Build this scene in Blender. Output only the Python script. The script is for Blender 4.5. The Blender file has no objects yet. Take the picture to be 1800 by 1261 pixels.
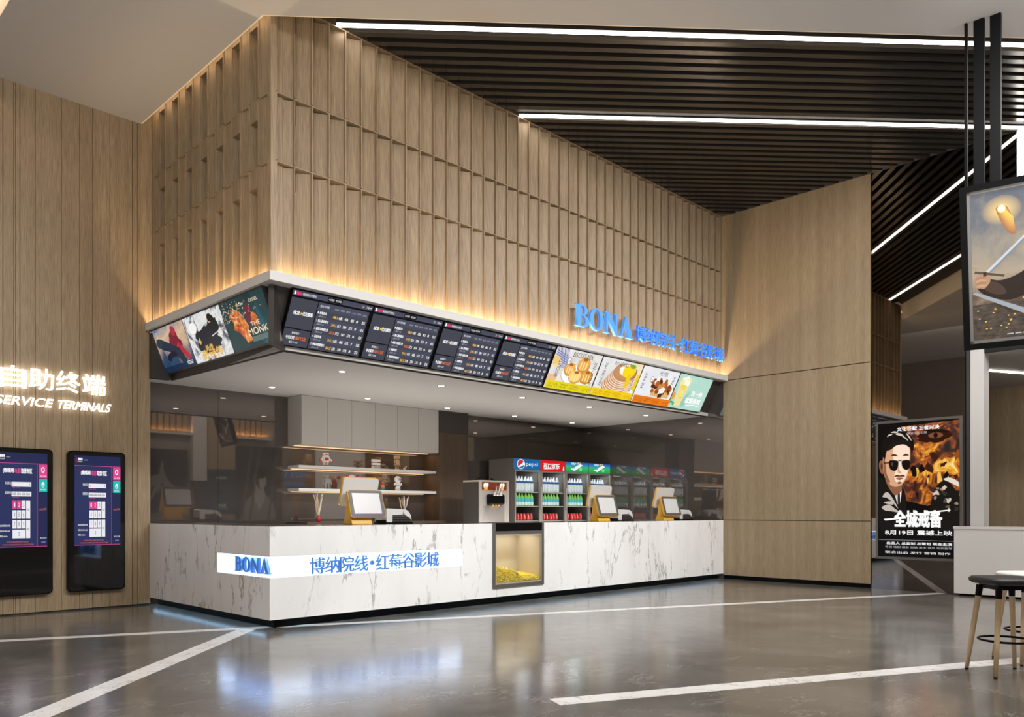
import bpy, math, random
from mathutils import Matrix, Vector
random.seed(7)
R = math.radians
PI = math.pi
scene = bpy.context.scene
col = scene.collection

# ------------------------------------------------------------------ materials
def lin(h):
    if isinstance(h, (tuple, list)): return tuple(h[:3])
    h = h.lstrip('#'); o = []
    for i in (0, 2, 4):
        c = int(h[i:i+2], 16) / 255
        o.append(c / 12.92 if c <= .04045 else ((c + .055) / 1.055) ** 2.4)
    return tuple(o)

MATS = {}
def nodemat(name):
    m = bpy.data.materials.new(name); m.use_nodes = True
    nt = m.node_tree
    return m, nt, nt.nodes['Principled BSDF']

def pm(name, color, rough=.5, metal=0, emit=0, spec=.5, ecol=None, alpha=1, trans=0, bump=0, bscale=60):
    if name in MATS: return MATS[name]
    m, nt, b = nodemat(name)
    c = lin(color)
    b.inputs['Base Color'].default_value = (*c, 1)
    b.inputs['Roughness'].default_value = rough
    b.inputs['Metallic'].default_value = metal
    b.inputs['Specular IOR Level'].default_value = spec
    b.inputs['Alpha'].default_value = alpha
    b.inputs['Transmission Weight'].default_value = trans
    if emit:
        b.inputs['Emission Color'].default_value = (*lin(ecol or color), 1)
        b.inputs['Emission Strength'].default_value = emit
    # a little procedural unevenness in the finish
    n = nt.nodes.new('ShaderNodeTexNoise'); n.inputs['Scale'].default_value = bscale
    mr = nt.nodes.new('ShaderNodeMapRange')
    mr.inputs['To Min'].default_value = max(0, rough * .92); mr.inputs['To Max'].default_value = min(1, rough * 1.08)
    tc = nt.nodes.new('ShaderNodeTexCoord')
    nt.links.new(tc.outputs['Object'], n.inputs['Vector'])
    nt.links.new(n.outputs['Fac'], mr.inputs['Value']); nt.links.new(mr.outputs['Result'], b.inputs['Roughness'])
    if bump:
        bp = nt.nodes.new('ShaderNodeBump'); bp.inputs['Strength'].default_value = bump
        bp.inputs['Distance'].default_value = .01
        nt.links.new(n.outputs['Fac'], bp.inputs['Height']); nt.links.new(bp.outputs['Normal'], b.inputs['Normal'])
    MATS[name] = m
    return m

def em(color, s=1.0):
    """self-lit print / screen colour"""
    key = 'lit_%s_%.2f' % (color if isinstance(color, str) else str(color), s)
    if key in MATS: return MATS[key]
    m, nt, b = nodemat(key)
    c = lin(color)
    b.inputs['Base Color'].default_value = (*[x * .15 for x in c], 1)
    b.inputs['Roughness'].default_value = .35
    b.inputs['Specular IOR Level'].default_value = .2
    b.inputs['Emission Color'].default_value = (*c, 1)
    b.inputs['Emission Strength'].default_value = s
    MATS[key] = m
    return m

def ramp(nt, stops):
    r = nt.nodes.new('ShaderNodeValToRGB')
    e = r.color_ramp.elements
    while len(e) < len(stops): e.new(.5)
    for i, (p, c) in enumerate(stops):
        e[i].position = p; e[i].color = (*lin(c), 1)
    return r

def vec(nt, scale, source='pos', rot=(0, 0, 0)):
    mp = nt.nodes.new('ShaderNodeMapping')
    mp.inputs['Scale'].default_value = scale; mp.inputs['Rotation'].default_value = rot
    if source == 'pos':
        g = nt.nodes.new('ShaderNodeNewGeometry'); nt.links.new(g.outputs['Position'], mp.inputs['Vector'])
    else:
        g = nt.nodes.new('ShaderNodeTexCoord'); nt.links.new(g.outputs[source], mp.inputs['Vector'])
    return mp

def noise(nt, v, scale=1, detail=4, rough=.55, dist=0):
    n = nt.nodes.new('ShaderNodeTexNoise')
    n.inputs['Scale'].default_value = scale; n.inputs['Detail'].default_value = detail
    n.inputs['Roughness'].default_value = rough; n.inputs['Distortion'].default_value = dist
    nt.links.new(v.outputs['Vector'], n.inputs['Vector'])
    return n

def mixrgb(nt, a, b, fac, mode='MIX'):
    m = nt.nodes.new('ShaderNodeMix'); m.data_type = 'RGBA'; m.blend_type = mode
    for sock, val in ((m.inputs[0], fac), (m.inputs[6], a), (m.inputs[7], b)):
        if isinstance(val, (int, float)): sock.default_value = val
        elif isinstance(val, tuple): sock.default_value = (*val, 1)
        else: nt.links.new(val, sock)
    return m.outputs[2]

def mathn(nt, op, a, b=0.0):
    m = nt.nodes.new('ShaderNodeMath'); m.operation = op
    for s, v in ((m.inputs[0], a), (m.inputs[1], b)):
        if isinstance(v, (int, float)): s.default_value = v
        else: nt.links.new(v, s)
    return m.outputs[0]

def wood(name, dark='#836f56', light='#b29c7c', source='pos', rough=.48):
    m, nt, b = nodemat(name)
    v = vec(nt, (1, 1, .035), source)
    n1 = noise(nt, v, 120, 5, .66, .1)
    v2 = vec(nt, (1, 1, .02), source)
    n2 = noise(nt, v2, 9, 3, .5)
    r1 = ramp(nt, [(.32, dark), (.68, light)]); nt.links.new(n1.outputs['Fac'], r1.inputs['Fac'])
    r2 = ramp(nt, [(.3, '#e2dcd4'), (.7, '#ffffff')]); nt.links.new(n2.outputs['Fac'], r2.inputs['Fac'])
    c = mixrgb(nt, r1.outputs['Color'], r2.outputs['Color'], .8, 'MULTIPLY')
    nt.links.new(c, b.inputs['Base Color'])
    b.inputs['Roughness'].default_value = rough
    bp = nt.nodes.new('ShaderNodeBump'); bp.inputs['Strength'].default_value = .08; bp.inputs['Distance'].default_value = .002
    nt.links.new(n1.outputs['Fac'], bp.inputs['Height']); nt.links.new(bp.outputs['Normal'], b.inputs['Normal'])
    MATS[name] = m
    return m

def marble(name, base='#f8f8f8', vein='#8f8b86', rough=.22, scale=1.0):
    m, nt, b = nodemat(name)
    v = vec(nt, (1.3 * scale, 1.3 * scale, .36 * scale), 'pos', (R(-14), R(22), R(10)))
    n = noise(nt, v, 1.5, 10, .6, .25)
    d = mathn(nt, 'ABSOLUTE', mathn(nt, 'SUBTRACT', n.outputs['Fac'], .5))
    r = ramp(nt, [(0.0, '#ffffff'), (.012, '#000000')]); nt.links.new(d, r.inputs['Fac'])
    n3 = noise(nt, vec(nt, (1, 1, 1)), 1.7 * scale, 3, .5)
    r3 = ramp(nt, [(.40, '#000000'), (.56, '#ffffff')]); nt.links.new(n3.outputs['Fac'], r3.inputs['Fac'])
    fac = mathn(nt, 'MULTIPLY', r.outputs['Color'], r3.outputs['Color'])
    n4 = noise(nt, v, 3.6, 8, .65, .4)
    d4 = mathn(nt, 'ABSOLUTE', mathn(nt, 'SUBTRACT', n4.outputs['Fac'], .5))
    r4 = ramp(nt, [(0.0, '#7a7a7a'), (.010, '#000000')]); nt.links.new(d4, r4.inputs['Fac'])
    n5 = noise(nt, vec(nt, (1, 1, 1), 'pos', (0, 0, 1)), 2.6 * scale, 3, .5)
    r5 = ramp(nt, [(.48, '#000000'), (.62, '#ffffff')]); nt.links.new(n5.outputs['Fac'], r5.inputs['Fac'])
    f2 = mathn(nt, 'MULTIPLY', r4.outputs['Color'], r5.outputs['Color'])
    f = mathn(nt, 'MAXIMUM', mathn(nt, 'MULTIPLY', fac, .9), f2)
    n6 = noise(nt, v, 1.1, 4, .5)
    r6 = ramp(nt, [(.35, '#eeedec'), (.65, base)]); nt.links.new(n6.outputs['Fac'], r6.inputs['Fac'])
    nt.links.new(mixrgb(nt, r6.outputs['Color'], lin(vein), f), b.inputs['Base Color'])
    b.inputs['Roughness'].default_value = rough
    MATS[name] = m
    return m

def floor_mat():
    m, nt, b = nodemat('polished_grey_stone')
    v = vec(nt, (1, 1, 1), 'pos', (0, 0, R(35)))
    n = noise(nt, v, .9, 9, .62, .5)
    r = ramp(nt, [(.3, '#54504b'), (.5, '#66625c'), (.72, '#7f7a74')]); nt.links.new(n.outputs['Fac'], r.inputs['Fac'])
    v2 = vec(nt, (1, 2.2, 1), 'pos', (0, 0, R(-25)))
    n2 = noise(nt, v2, 2.0, 10, .68, 1.2)
    d = mathn(nt, 'ABSOLUTE', mathn(nt, 'SUBTRACT', n2.outputs['Fac'], .5))
    r2 = ramp(nt, [(0, '#d0d0d0'), (.016, '#000000')]); nt.links.new(d, r2.inputs['Fac'])
    n3 = noise(nt, v, 2.5, 3, .5)
    r3 = ramp(nt, [(.45, '#000000'), (.65, '#ffffff')]); nt.links.new(n3.outputs['Fac'], r3.inputs['Fac'])
    f = mathn(nt, 'MULTIPLY', r2.outputs['Color'], r3.outputs['Color'])
    nt.links.new(mixrgb(nt, r.outputs['Color'], lin('#a8a199'), f), b.inputs['Base Color'])
    n4 = noise(nt, v, 5, 5, .6)
    mr = nt.nodes.new('ShaderNodeMapRange')
    mr.inputs['To Min'].default_value = .1; mr.inputs['To Max'].default_value = .21
    nt.links.new(n4.outputs['Fac'], mr.inputs['Value']); nt.links.new(mr.outputs['Result'], b.inputs['Roughness'])
    b.inputs['Specular IOR Level'].default_value = .7
    bp = nt.nodes.new('ShaderNodeBump'); bp.inputs['Strength'].default_value = .03; bp.inputs['Distance'].default_value = .02
    nt.links.new(n4.outputs['Fac'], bp.inputs['Height']); nt.links.new(bp.outputs['Normal'], b.inputs['Normal'])
    return m

def art(name, stops, scale=3, dist=1.0, detail=6, strength=1.0, axis=None, fac=.5, stretch=(1, 1, 1), rough=.6):
    """self-lit printed texture: distorted noise (optionally biased along a height/width gradient) through a colour ramp"""
    if name in MATS: return MATS[name]
    m, nt, b = nodemat(name)
    v = vec(nt, stretch, 'Object')
    n = noise(nt, v, scale, detail, rough, dist)
    val = n.outputs['Fac']
    if axis is not None:
        g = vec(nt, (1, 1, 1), 'Object')
        sep = nt.nodes.new('ShaderNodeSeparateXYZ'); nt.links.new(g.outputs['Vector'], sep.inputs[0])
        k, lo, hi = axis
        mr = nt.nodes.new('ShaderNodeMapRange'); mr.inputs['From Min'].default_value = lo; mr.inputs['From Max'].default_value = hi
        nt.links.new(sep.outputs[k], mr.inputs['Value'])
        val = mathn(nt, 'ADD', mathn(nt, 'MULTIPLY', val, fac), mathn(nt, 'MULTIPLY', mr.outputs['Result'], 1 - fac))
    r = ramp(nt, stops); nt.links.new(val, r.inputs['Fac'])
    b.inputs['Base Color'].default_value = (.02, .02, .02, 1)
    b.inputs['Roughness'].default_value = .35; b.inputs['Specular IOR Level'].default_value = .2
    nt.links.new(r.outputs['Color'], b.inputs['Emission Color']); b.inputs['Emission Strength'].default_value = strength
    MATS[name] = m
    return m

def glassmat(name, tint='#ffffff', refl=.12):
    m = bpy.data.materials.new(name); m.use_nodes = True
    nt = m.node_tree; nt.nodes.clear()
    o = nt.nodes.new('ShaderNodeOutputMaterial'); mx = nt.nodes.new('ShaderNodeMixShader')
    t = nt.nodes.new('ShaderNodeBsdfTransparent'); g = nt.nodes.new('ShaderNodeBsdfGlossy')
    t.inputs['Color'].default_value = (*lin(tint), 1)
    g.inputs['Roughness'].default_value = .03
    lw = nt.nodes.new('ShaderNodeLayerWeight'); lw.inputs['Blend'].default_value = .12
    f = mathn(nt, 'MULTIPLY', lw.outputs['Facing'], refl)
    nt.links.new(f, mx.inputs['Fac'])
    nt.links.new(t.outputs[0], mx.inputs[1]); nt.links.new(g.outputs[0], mx.inputs[2]); nt.links.new(mx.outputs[0], o.inputs['Surface'])
    MATS[name] = m
    return m

WOOD = wood('oak_veneer')
WOODR = wood('oak_veneer_smooth', '#928066', '#b4a082')
BROWN = wood('dark_brown_veneer', '#4a3b2e', '#5b4939')
MARB = marble('white_veined_marble')
INLAY = marble('white_inlay_marble', '#e6e3df', '#77726c', .2, 2.5)
FLOOR = floor_mat()
BEIGE = pm('beige_plaster', '#c0bcb7', .8)
WHITE = pm('white_lacquer', '#dcd9d5', .4)
WHITEG = pm('white_paint', '#c9c6c2', .5)
CABW = pm('cabinet_grey_white', '#b9b4ae', .45)
FASCIA = pm('pale_grey_fascia', '#cfccc9', .5)
DARK = pm('charcoal_panel', '#38332f', .45)
BLACK = pm('black_satin', '#050505', .4, spec=.12)
BOARD = pm('dark_flush_board', '#17130f', .6)
BLACKG = pm('black_gloss', '#090909', .06, spec=.6)
GREYM = pm('grey_metal', '#77736e', .35, .6)
GREYD = pm('dark_grey_metal', '#4a4745', .4, .4)
STEEL = pm('brushed_steel', '#cfc9c2', .36, .6)
SLAT = pm('ceiling_slat_lacquer', '#2f2b27', .24, spec=.5)
CEILB = pm('black_ceiling', '#060606', .7)
MIRR = pm('grey_mirror', '#837d78', .015, 1.0)
MIRD = pm('smoked_mirror', '#8b847e', .02, 1.0)
def dull_mirror(mat, base, fac):
    nt = mat.node_tree; b = nt.nodes['Principled BSDF']; o = [n for n in nt.nodes if n.type == 'OUTPUT_MATERIAL'][0]
    d = nt.nodes.new('ShaderNodeBsdfDiffuse'); d.inputs['Color'].default_value = (*lin(base), 1)
    mx = nt.nodes.new('ShaderNodeMixShader'); mx.inputs['Fac'].default_value = fac
    nt.links.new(b.outputs[0], mx.inputs[1]); nt.links.new(d.outputs[0], mx.inputs[2]); nt.links.new(mx.outputs[0], o.inputs['Surface'])
dull_mirror(MIRD, '#68625f', .4)
STONEB = pm('brown_stone_top', '#5b5049', .15)
LED = pm('led_white', '#ffffff', .5, emit=14, ecol='#fff6ea')
LEDW = pm('led_warm', '#ffd9a0', .5, emit=.55, ecol='#ffdcb0')
LAMP = pm('downlight_lens', '#ffffff', .5, emit=7, ecol='#fff0dc')
YEL = pm('yellow_plastic', '#e8b545', .35)
OFFW = pm('offwhite_plastic', '#dcdcdc', .35)
BEZ = pm('grey_bezel', '#5d5855', .35)
SCR = pm('light_screen', '#cfcfcf', .25, emit=.12)
BLUE = pm('blue_acrylic', '#4f8fd8', .3, emit=.42, ecol='#4d93e6')
BLUED = pm('blue_acrylic_counter', '#4a78b8', .3, emit=.3, ecol='#3f7fd6')
SIGNW = pm('white_lit_letter', '#ffffff', .4, emit=1.7, ecol='#fffdf8')
LEGW = wood('beech_leg', '#d3b48a', '#ecd2ab', 'Object', .4)
GLASS = glassmat('clear_glass', '#f2f5f4')
NICHE = pm('niche_white', '#f4f6fa', .4, emit=.75, ecol='#cfe2ff')

# ------------------------------------------------------------------ mesh builder
_TXT = {}
def text_geo(s, bold=0.0, extrude=0.0):
    k = (s, bold, extrude)
    if k in _TXT: return _TXT[k]
    c = bpy.data.curves.new('tmp_text', 'FONT'); c.body = s; c.offset = bold; c.extrude = extrude; c.resolution_u = 3
    o = bpy.data.objects.new('tmp_text', c); col.objects.link(o)
    dg = bpy.context.evaluated_depsgraph_get()
    me = bpy.data.meshes.new_from_object(o.evaluated_get(dg))
    v = [tuple(p.co) for p in me.vertices]; f = [tuple(p.vertices) for p in me.polygons]
    bpy.data.objects.remove(o); bpy.data.curves.remove(c); bpy.data.meshes.remove(me)
    if v:
        x0 = min(p[0] for p in v); x1 = max(p[0] for p in v); y0 = min(p[1] for p in v); y1 = max(p[1] for p in v)
        v = [((p[0] - x0) / max(1e-6, x1 - x0), (p[1] - y0) / max(1e-6, y1 - y0), p[2]) for p in v]
        asp = (x1 - x0) / max(1e-6, y1 - y0)
    else: asp = 1
    _TXT[k] = (v, f, asp)
    return _TXT[k]

class MB:
    def __init__(s): s.v = []; s.f = []; s.m = []; s.sm = []; s.mats = []; s.M = Matrix()
    def mi(s, mat):
        if mat not in s.mats: s.mats.append(mat)
        return s.mats.index(mat)
    def add(s, vs, fs, mat, smooth=False):
        o = len(s.v); i = s.mi(mat)
        s.v += [tuple(s.M @ Vector(p)) for p in vs]
        for f in fs: s.f.append(tuple(o + k for k in f)); s.m.append(i); s.sm.append(smooth)
        return s
    def box(s, x0, y0, z0, x1, y1, z1, mat):
        vs = [(x, y, z) for x in (x0, x1) for y in (y0, y1) for z in (z0, z1)]
        return s.add(vs, [(0, 1, 3, 2), (4, 6, 7, 5), (0, 4, 5, 1), (2, 3, 7, 6), (0, 2, 6, 4), (1, 5, 7, 3)], mat)
    def quad(s, a, b, c, d, mat): return s.add([a, b, c, d], [(0, 1, 2, 3)], mat)
    def prism(s, pts, lo, hi, mat, plane='xy', smooth=False):
        """extrude a polygon: plane xy -> along z, xz -> along y, yz -> along x"""
        def P(p, h): return {'xy': (p[0], p[1], h), 'xz': (p[0], h, p[1]), 'yz': (h, p[0], p[1])}[plane]
        n = len(pts); vs = [P(p, lo) for p in pts] + [P(p, hi) for p in pts]
        fs = [tuple(range(n - 1, -1, -1)), tuple(range(n, 2 * n))]
        s.add(vs, fs, mat)
        o = len(s.v) - 2 * n; i = s.mi(mat)
        for k in range(n):
            s.f.append((o + k, o + (k + 1) % n, o + n + (k + 1) % n, o + n + k)); s.m.append(i); s.sm.append(smooth)
        return s
    def lathe(s, prof, mat, seg=16, cx=0, cy=0, caps=True, z=0):
        vs = []; fs = []
        for (r, h) in prof:
            for k in range(seg):
                a = 2 * PI * k / seg; vs.append((cx + r * math.cos(a), cy + r * math.sin(a), z + h))
        for j in range(len(prof) - 1):
            for k in range(seg):
                a = j * seg + k; b = j * seg + (k + 1) % seg
                fs.append((a, b, b + seg, a + seg))
        s.add(vs, fs, mat, True)
        if caps:
            s.add([vs[k] for k in range(seg)][::-1], [tuple(range(seg))], mat)
            s.add([vs[(len(prof) - 1) * seg + k] for k in range(seg)], [tuple(range(seg))], mat)
        return s
    def tube(s, pts, rad, mat, seg=10):
        """rad a number or one per point"""
        pts = [Vector(p) for p in pts]; n = len(pts)
        if not isinstance(rad, (list, tuple)): rad = [rad] * n
        vs = []; fs = []
        for i, p in enumerate(pts):
            d = (pts[min(i + 1, n - 1)] - pts[max(i - 1, 0)]).normalized()
            u = d.cross(Vector((0, 0, 1)))
            if u.length < 1e-3: u = Vector((1, 0, 0))
            u.normalize(); w = d.cross(u)
            for k in range(seg):
                a = 2 * PI * k / seg; vs.append(tuple(p + (u * math.cos(a) + w * math.sin(a)) * rad[i]))
        for i in range(n - 1):
            for k in range(seg):
                a = i * seg + k; b = i * seg + (k + 1) % seg; fs.append((a, b, b + seg, a + seg))
        fs += [tuple(range(seg)), tuple(range((n - 1) * seg, n * seg))]
        return s.add(vs, fs, mat, True)
    def ball(s, c, r, mat, seg=14, ring=9):
        if not isinstance(r, (tuple, list)): r = (r, r, r)
        vs = []; fs = []
        for j in range(ring + 1):
            t = PI * j / ring
            for k in range(seg):
                a = 2 * PI * k / seg
                vs.append((c[0] + r[0] * math.sin(t) * math.cos(a), c[1] + r[1] * math.sin(t) * math.sin(a), c[2] + r[2] * math.cos(t)))
        for j in range(ring):
            for k in range(seg):
                a = j * seg + k; b = j * seg + (k + 1) % seg; fs.append((a, b, b + seg, a + seg))
        return s.add(vs, fs, mat, True)
    def text(s, body, x, z, h, mat, y=0, w=None, bold=0.0, depth=0.0, shear=0.0, align='l', rot=0):
        """lettering on the xz plane (front faces -y); x, z the lower-left corner (or lower centre)"""
        W0 = w if w else h * text_geo(body, 0, 1.0 if depth else 0)[2]
        if bold:                                    # heavier strokes: the same lettering laid over itself, slightly shifted
            q = bold * h * 1.2
            for k, (dx, dz) in enumerate(((-q, -q), (q, -q), (-q, q), (q, q))):
                s.text(body, x + dx, z + dz, h, mat, y - .00005 * (k + 1), W0, 0, depth, shear, align, rot)
        v, f, asp = text_geo(body, 0, 1.0 if depth else 0)
        W = W0
        ca, sa = math.cos(rot), math.sin(rot)
        off = -W / 2 if align == 'c' else (-W if align == 'r' else 0)
        out = []
        for p in v:
            a = p[0] * W + p[1] * h * shear + off; b = p[1] * h
            out.append((x + a * ca - b * sa, y - p[2] * depth, z + a * sa + b * ca))
        return s.add(out, f, mat)
    def build(s, name, parent=None, bevel=0, smooth_all=False, loc=None):
        me = bpy.data.meshes.new(name); me.from_pydata(s.v, [], s.f)
        for m in s.mats: me.materials.append(m)
        me.polygons.foreach_set('material_index', s.m)
        me.polygons.foreach_set('use_smooth', [True] * len(s.f) if smooth_all else s.sm)
        me.update()
        o = bpy.data.objects.new(name, me); col.objects.link(o)
        if parent: o.parent = parent
        if loc: o.location = loc
        if bevel:
            b = o.modifiers.new('bevel', 'BEVEL'); b.width = bevel; b.segments = 3; b.limit_method = 'ANGLE'; b.angle_limit = R(40)
        return o

class Panel(MB):
    """flat artwork on the xz plane, x 0..W, z 0..H, front towards -y; positions given as fractions"""
    def __init__(s, W, H): super().__init__(); s.W = W; s.H = H; s.lay = 0
    def _y(s): s.lay += 1; return -.0003 * s.lay
    def rect(s, u0, v0, u1, v1, mat): return s.poly([(u0, v0), (u1, v0), (u1, v1), (u0, v1)], mat)
    def poly(s, pts, mat):
        y = s._y()
        pts = [(min(1, max(0, p[0])), min(1, max(0, p[1]))) for p in pts]
        return s.add([(p[0] * s.W, y, p[1] * s.H) for p in pts], [tuple(range(len(pts)))], mat)
    def ell(s, cu, cv, ru, rv, mat, n=28, wob=0, a0=0, a1=2 * PI, rot=0, seed=0):
        rr = random.Random(seed); pts = []
        for k in range(n):
            a = a0 + (a1 - a0) * k / (n if a1 - a0 > 6.2 else n - 1)
            q = 1 + (rr.random() - .5) * 2 * wob
            x, y = ru * math.cos(a) * q, rv * math.sin(a) * q
            pts.append((cu + x * math.cos(rot) - y * math.sin(rot), cv + x * math.sin(rot) + y * math.cos(rot)))
        return s.poly(pts, mat)
    def spl(s, pts, mat, n=5):
        out = []; N_ = len(pts)
        for i in range(N_):
            a, b, c, d = pts[i - 1], pts[i], pts[(i + 1) % N_], pts[(i + 2) % N_]
            for k in range(n):
                t = k / n
                out.append(tuple(.5 * (2 * b[q] + (c[q] - a[q]) * t + (2 * a[q] - 5 * b[q] + 4 * c[q] - d[q]) * t * t + (3 * b[q] - a[q] - 3 * c[q] + d[q]) * t ** 3) for q in (0, 1)))
        return s.poly(out, mat)
    def t(s, body, u, v, h, mat, w=None, **k):
        return s.text(body, u * s.W, v * s.H, h * s.H, mat, y=s._y(), w=(w * s.W if w else None), **k)

def tag(o, label=None, cat=None, group=None, kind=None):
    if label: o['label'] = label
    if cat: o['category'] = cat
    if group: o['group'] = group
    if kind: o['kind'] = kind
    return o
def thing(name, label, cat, loc=(0, 0, 0), rot=(0, 0, 0), group=None):
    o = bpy.data.objects.new(name, None); col.objects.link(o)
    o.location = loc; o.rotation_euler = rot; o.empty_display_size = .1
    return tag(o, label, cat, group)
def struct(o): o['kind'] = 'structure'; return o
def dup(root, loc, label, group=None, rot=None):
    r = root.copy(); col.objects.link(r); r.location = loc
    if rot: r.rotation_euler = rot
    r['label'] = label
    if group: r['group'] = group
    for ch in list(root.children):
        c = ch.copy(); col.objects.link(c); c.parent = r
        for g in ch.children:
            d = g.copy(); col.objects.link(d); d.parent = c
    return r
def area(name, loc, size, power, color, rot=(0, 0, 0), spread=180):
    l = bpy.data.lights.new(name, 'AREA'); l.shape = 'RECTANGLE'; l.size, l.size_y = size
    l.energy = power; l.color = lin(color) if isinstance(color, str) else color; l.spread = R(spread)
    o = bpy.data.objects.new(name, l); col.objects.link(o); o.location = loc; o.rotation_euler = rot
    return o
def seg_star(n=5, r=1, q=.42):
    return [((r if k % 2 == 0 else r * q) * math.sin(PI * k / n), (r if k % 2 == 0 else r * q) * math.cos(PI * k / n)) for k in range(2 * n)]

XR = 9.25      # right wall plane
ZC = 6.8       # top of the slatted block
# ------------------------------------------------------------------ setting
m = MB(); m.box(-9, -15, -.1, 13.5, 5.2, 0, FLOOR); struct(m.build('floor'))

def strip(p0, p1, w, name):
    a = Vector((*p0, 0)); b = Vector((*p1, 0)); d = (b - a).normalized(); n = Vector((-d.y, d.x, 0)) * w / 2
    m = MB(); pts = [a - n, b - n, b + n, a + n]
    m.prism([(p.x, p.y) for p in pts], -.002, .0015, INLAY); struct(m.build(name))
strip((-8.5, 3.94), (9.24, -3.78), .135, 'trim_1')
strip((-.13, .235), (-8, -7.27), .19, 'trim_2')
strip((-.27, -4.31), (10.9, -9.42), .185, 'trim_3')

# left wall of oak boards
m = MB()
edges = [-9, -8.2, -7.6, -6.9, -6.4, -5.7, -5.0, -4.4, -3.8, -3.2, -2.7, -2.3, -1.95, -1.714, -1.6, -1.58, -1.534, -1.368, -1.076, -.865, -.71, -.499, -.219, -.153, 0.02]
m.box(-9, 3.325, 0, .0, 3.5, 6.6, DARK)
for a, b in zip(edges, edges[1:]):
    dy = random.choice((0, 0, .004))
    m.box(a + .003, 3.3 + dy, .02, b - .003, 3.36, 6.6, WOOD)
struct(m.build('wall_left'))

# slatted oak block above the counter
def slat_face(mb, n, pitch, s0, mapf, left):
    tiers = [(3.74, 5.035), (5.045, 5.775), (5.785, 6.8)]
    def bx(sa, sb, da, db, za, zb):
        p = mapf(sa, da); q = mapf(sb, db)
        mb.box(min(p[0], q[0]), min(p[1], q[1]), za, max(p[0], q[0]), max(p[1], q[1]), zb, WOOD)
    for (z0, z1) in tiers:
        bx(s0, s0 + n * pitch, 0.003, .168, z1 - .01, z1)                    # capping rail
        def pr(pts, za, zb): mb.prism([mapf(*q) for q in pts], za, zb, WOOD)
        fw = .02 if left else .014
        for k in range(n):
            a = s0 + k * pitch; b = a + pitch
            bx(a, a + fw, 0, .17, z0, z1)                                   # fin
            odd = k % 2 == 1; d0, d1 = (.045, .01) if left else (.125, .03)
            if left and odd:
                bx(a + fw, b, .006, .15, z1 - .22, z1 - .01)               # header over a deep slot
            elif left: pr([(a + fw, d0), (b, d1), (b, .17), (a + fw, .17)], z0, z1 - .01)
            else:
                pr([(a + fw, d0), (b, d1), (b, .16), (a + fw, .16)], z0, z1 - (.24 if odd else .018))
                if odd: q = .3; pr([(a + fw + q * (pitch - fw), d0 + q * (d1 - d0)), (b, d1), (b, .16), (a + fw + q * (pitch - fw), .16)], z1 - .24, z1 - .01)
m = MB()
m.box(.199, .199, 3.82, XR, 3.3, 7.2, WOOD)
slat_face(m, 42, .2181, .09, lambda s, d: (s, .03 + d), False)
slat_face(m, 15, .211, .09, lambda s, d: (.03 + d, s), True)
m.box(.028, .028, 3.74, .089, .089, 6.8, WOOD)
m.box(.034, 3.25, 3.74, .2, 3.3, 7.2, WOOD); m.box(.0, 3.301, 3.74, .3, 3.4, 7.2, WOOD)
struct(m.build('wall_back'))

# canopy slab over the counter and the ceiling behind it
m = MB()
m.prism([(-.05, -.1), (XR, -.1), (XR, .14), (.14, .14), (.14, 3.3), (-.05, 3.3)], 3.70, 3.735, FASCIA)
m.prism([(-.05, -.1), (XR, -.1), (XR, -.075), (-.025, -.075), (-.025, 3.3), (-.05, 3.3)], 3.735, 3.80, FASCIA)
struct(m.build('trim_4'))
m = MB()
m.quad((.06, .06, 3.70), (XR, .06, 3.70), (XR, .37, 3.06), (.37, .37, 3.06), DARK)
m.quad((.06, .06, 3.70), (.37, .37, 3.06), (.30, 3.3, 3.06), (.06, 3.3, 3.70), DARK)
m.box(.25, 3.2, 3.06, .0, 3.3, 3.7, DARK)
m.prism([(.06, .02), (.02, .06), (.05, .12), (.33, .37), (.37, .33)], 3.07, 3.69, DARK)
struct(m.build('trim_5'))
m = MB(); m.prism([(.33, .33), (XR, .33), (XR, 3.72), (.0, 3.72), (.0, 3.3), (.33, 3.3)], 3.08, 3.14, BEIGE); struct(m.build('ceiling'))

# back walls of the serving area
m = MB()
m.box(-.02, 3.71, 0, 1.153, 3.78, 3.09, MIRD); m.box(1.157, 3.71, 0, 5.07, 3.78, 3.09, MIRD)
m.box(-.02, 3.78, 0, 5.07, 3.86, 3.1, DARK)
struct(m.build('wall_front'))
m = MB(); m.box(5.07, 3.27, 0, 5.757, 3.8, 2.69, BROWN); m.box(5.07, 3.26, 2.69, 5.757, 3.8, 3.1, DARK); struct(m.build('column_brown'))
m = MB()
for a, b in ((5.757, 6.95), (6.954, 8.1), (8.104, XR)): m.box(a, 3.47, 0, b, 3.52, 3.09, MIRD)
struct(m.build('wall_rear'))
m = MB()
m.box(XR, .0, 0, XR + .05, 3.52, 3.72, MIRD); struct(m.build('wall_side'))

# right wall: oak panels, then grey mirror
m = MB()
for z0, z1 in ((.075, 1.098), (1.11, 3.708), (3.722, 6.8)):
    for y0, y1 in ((-2.705, -1.5), (-1.499, 0.0)) if z0 < 3 else ((-2.705, -1.5), (-1.499, .22)):
        m.box(XR, y0, z0, XR + .04, y1, z1, WOODR)
m.box(XR + .03, -2.7, 0, XR + .2, 0, 6.8, BLACK)
m.box(XR - .004, -2.715, .075, XR + .06, -2.705, 6.8, BLACK)
struct(m.build('wall_right'))
m = MB(); m.box(XR + .025, -2.7, 0, XR + .05, 0.0, .075, BLACK); struct(m.build('baseboard_right'))
m = MB()
m.box(XR + .005, -4.107, 0, XR + .04, -2.715, 6.8, MIRR); m.box(XR + .005, -8, 4.1, XR + .04, -4.107, 6.8, MIRR)
m.box(XR - .004, -4.118, 0, XR + .05, -4.107, 4.4, BLACK)
struct(m.build('wall_mirror'))
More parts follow.
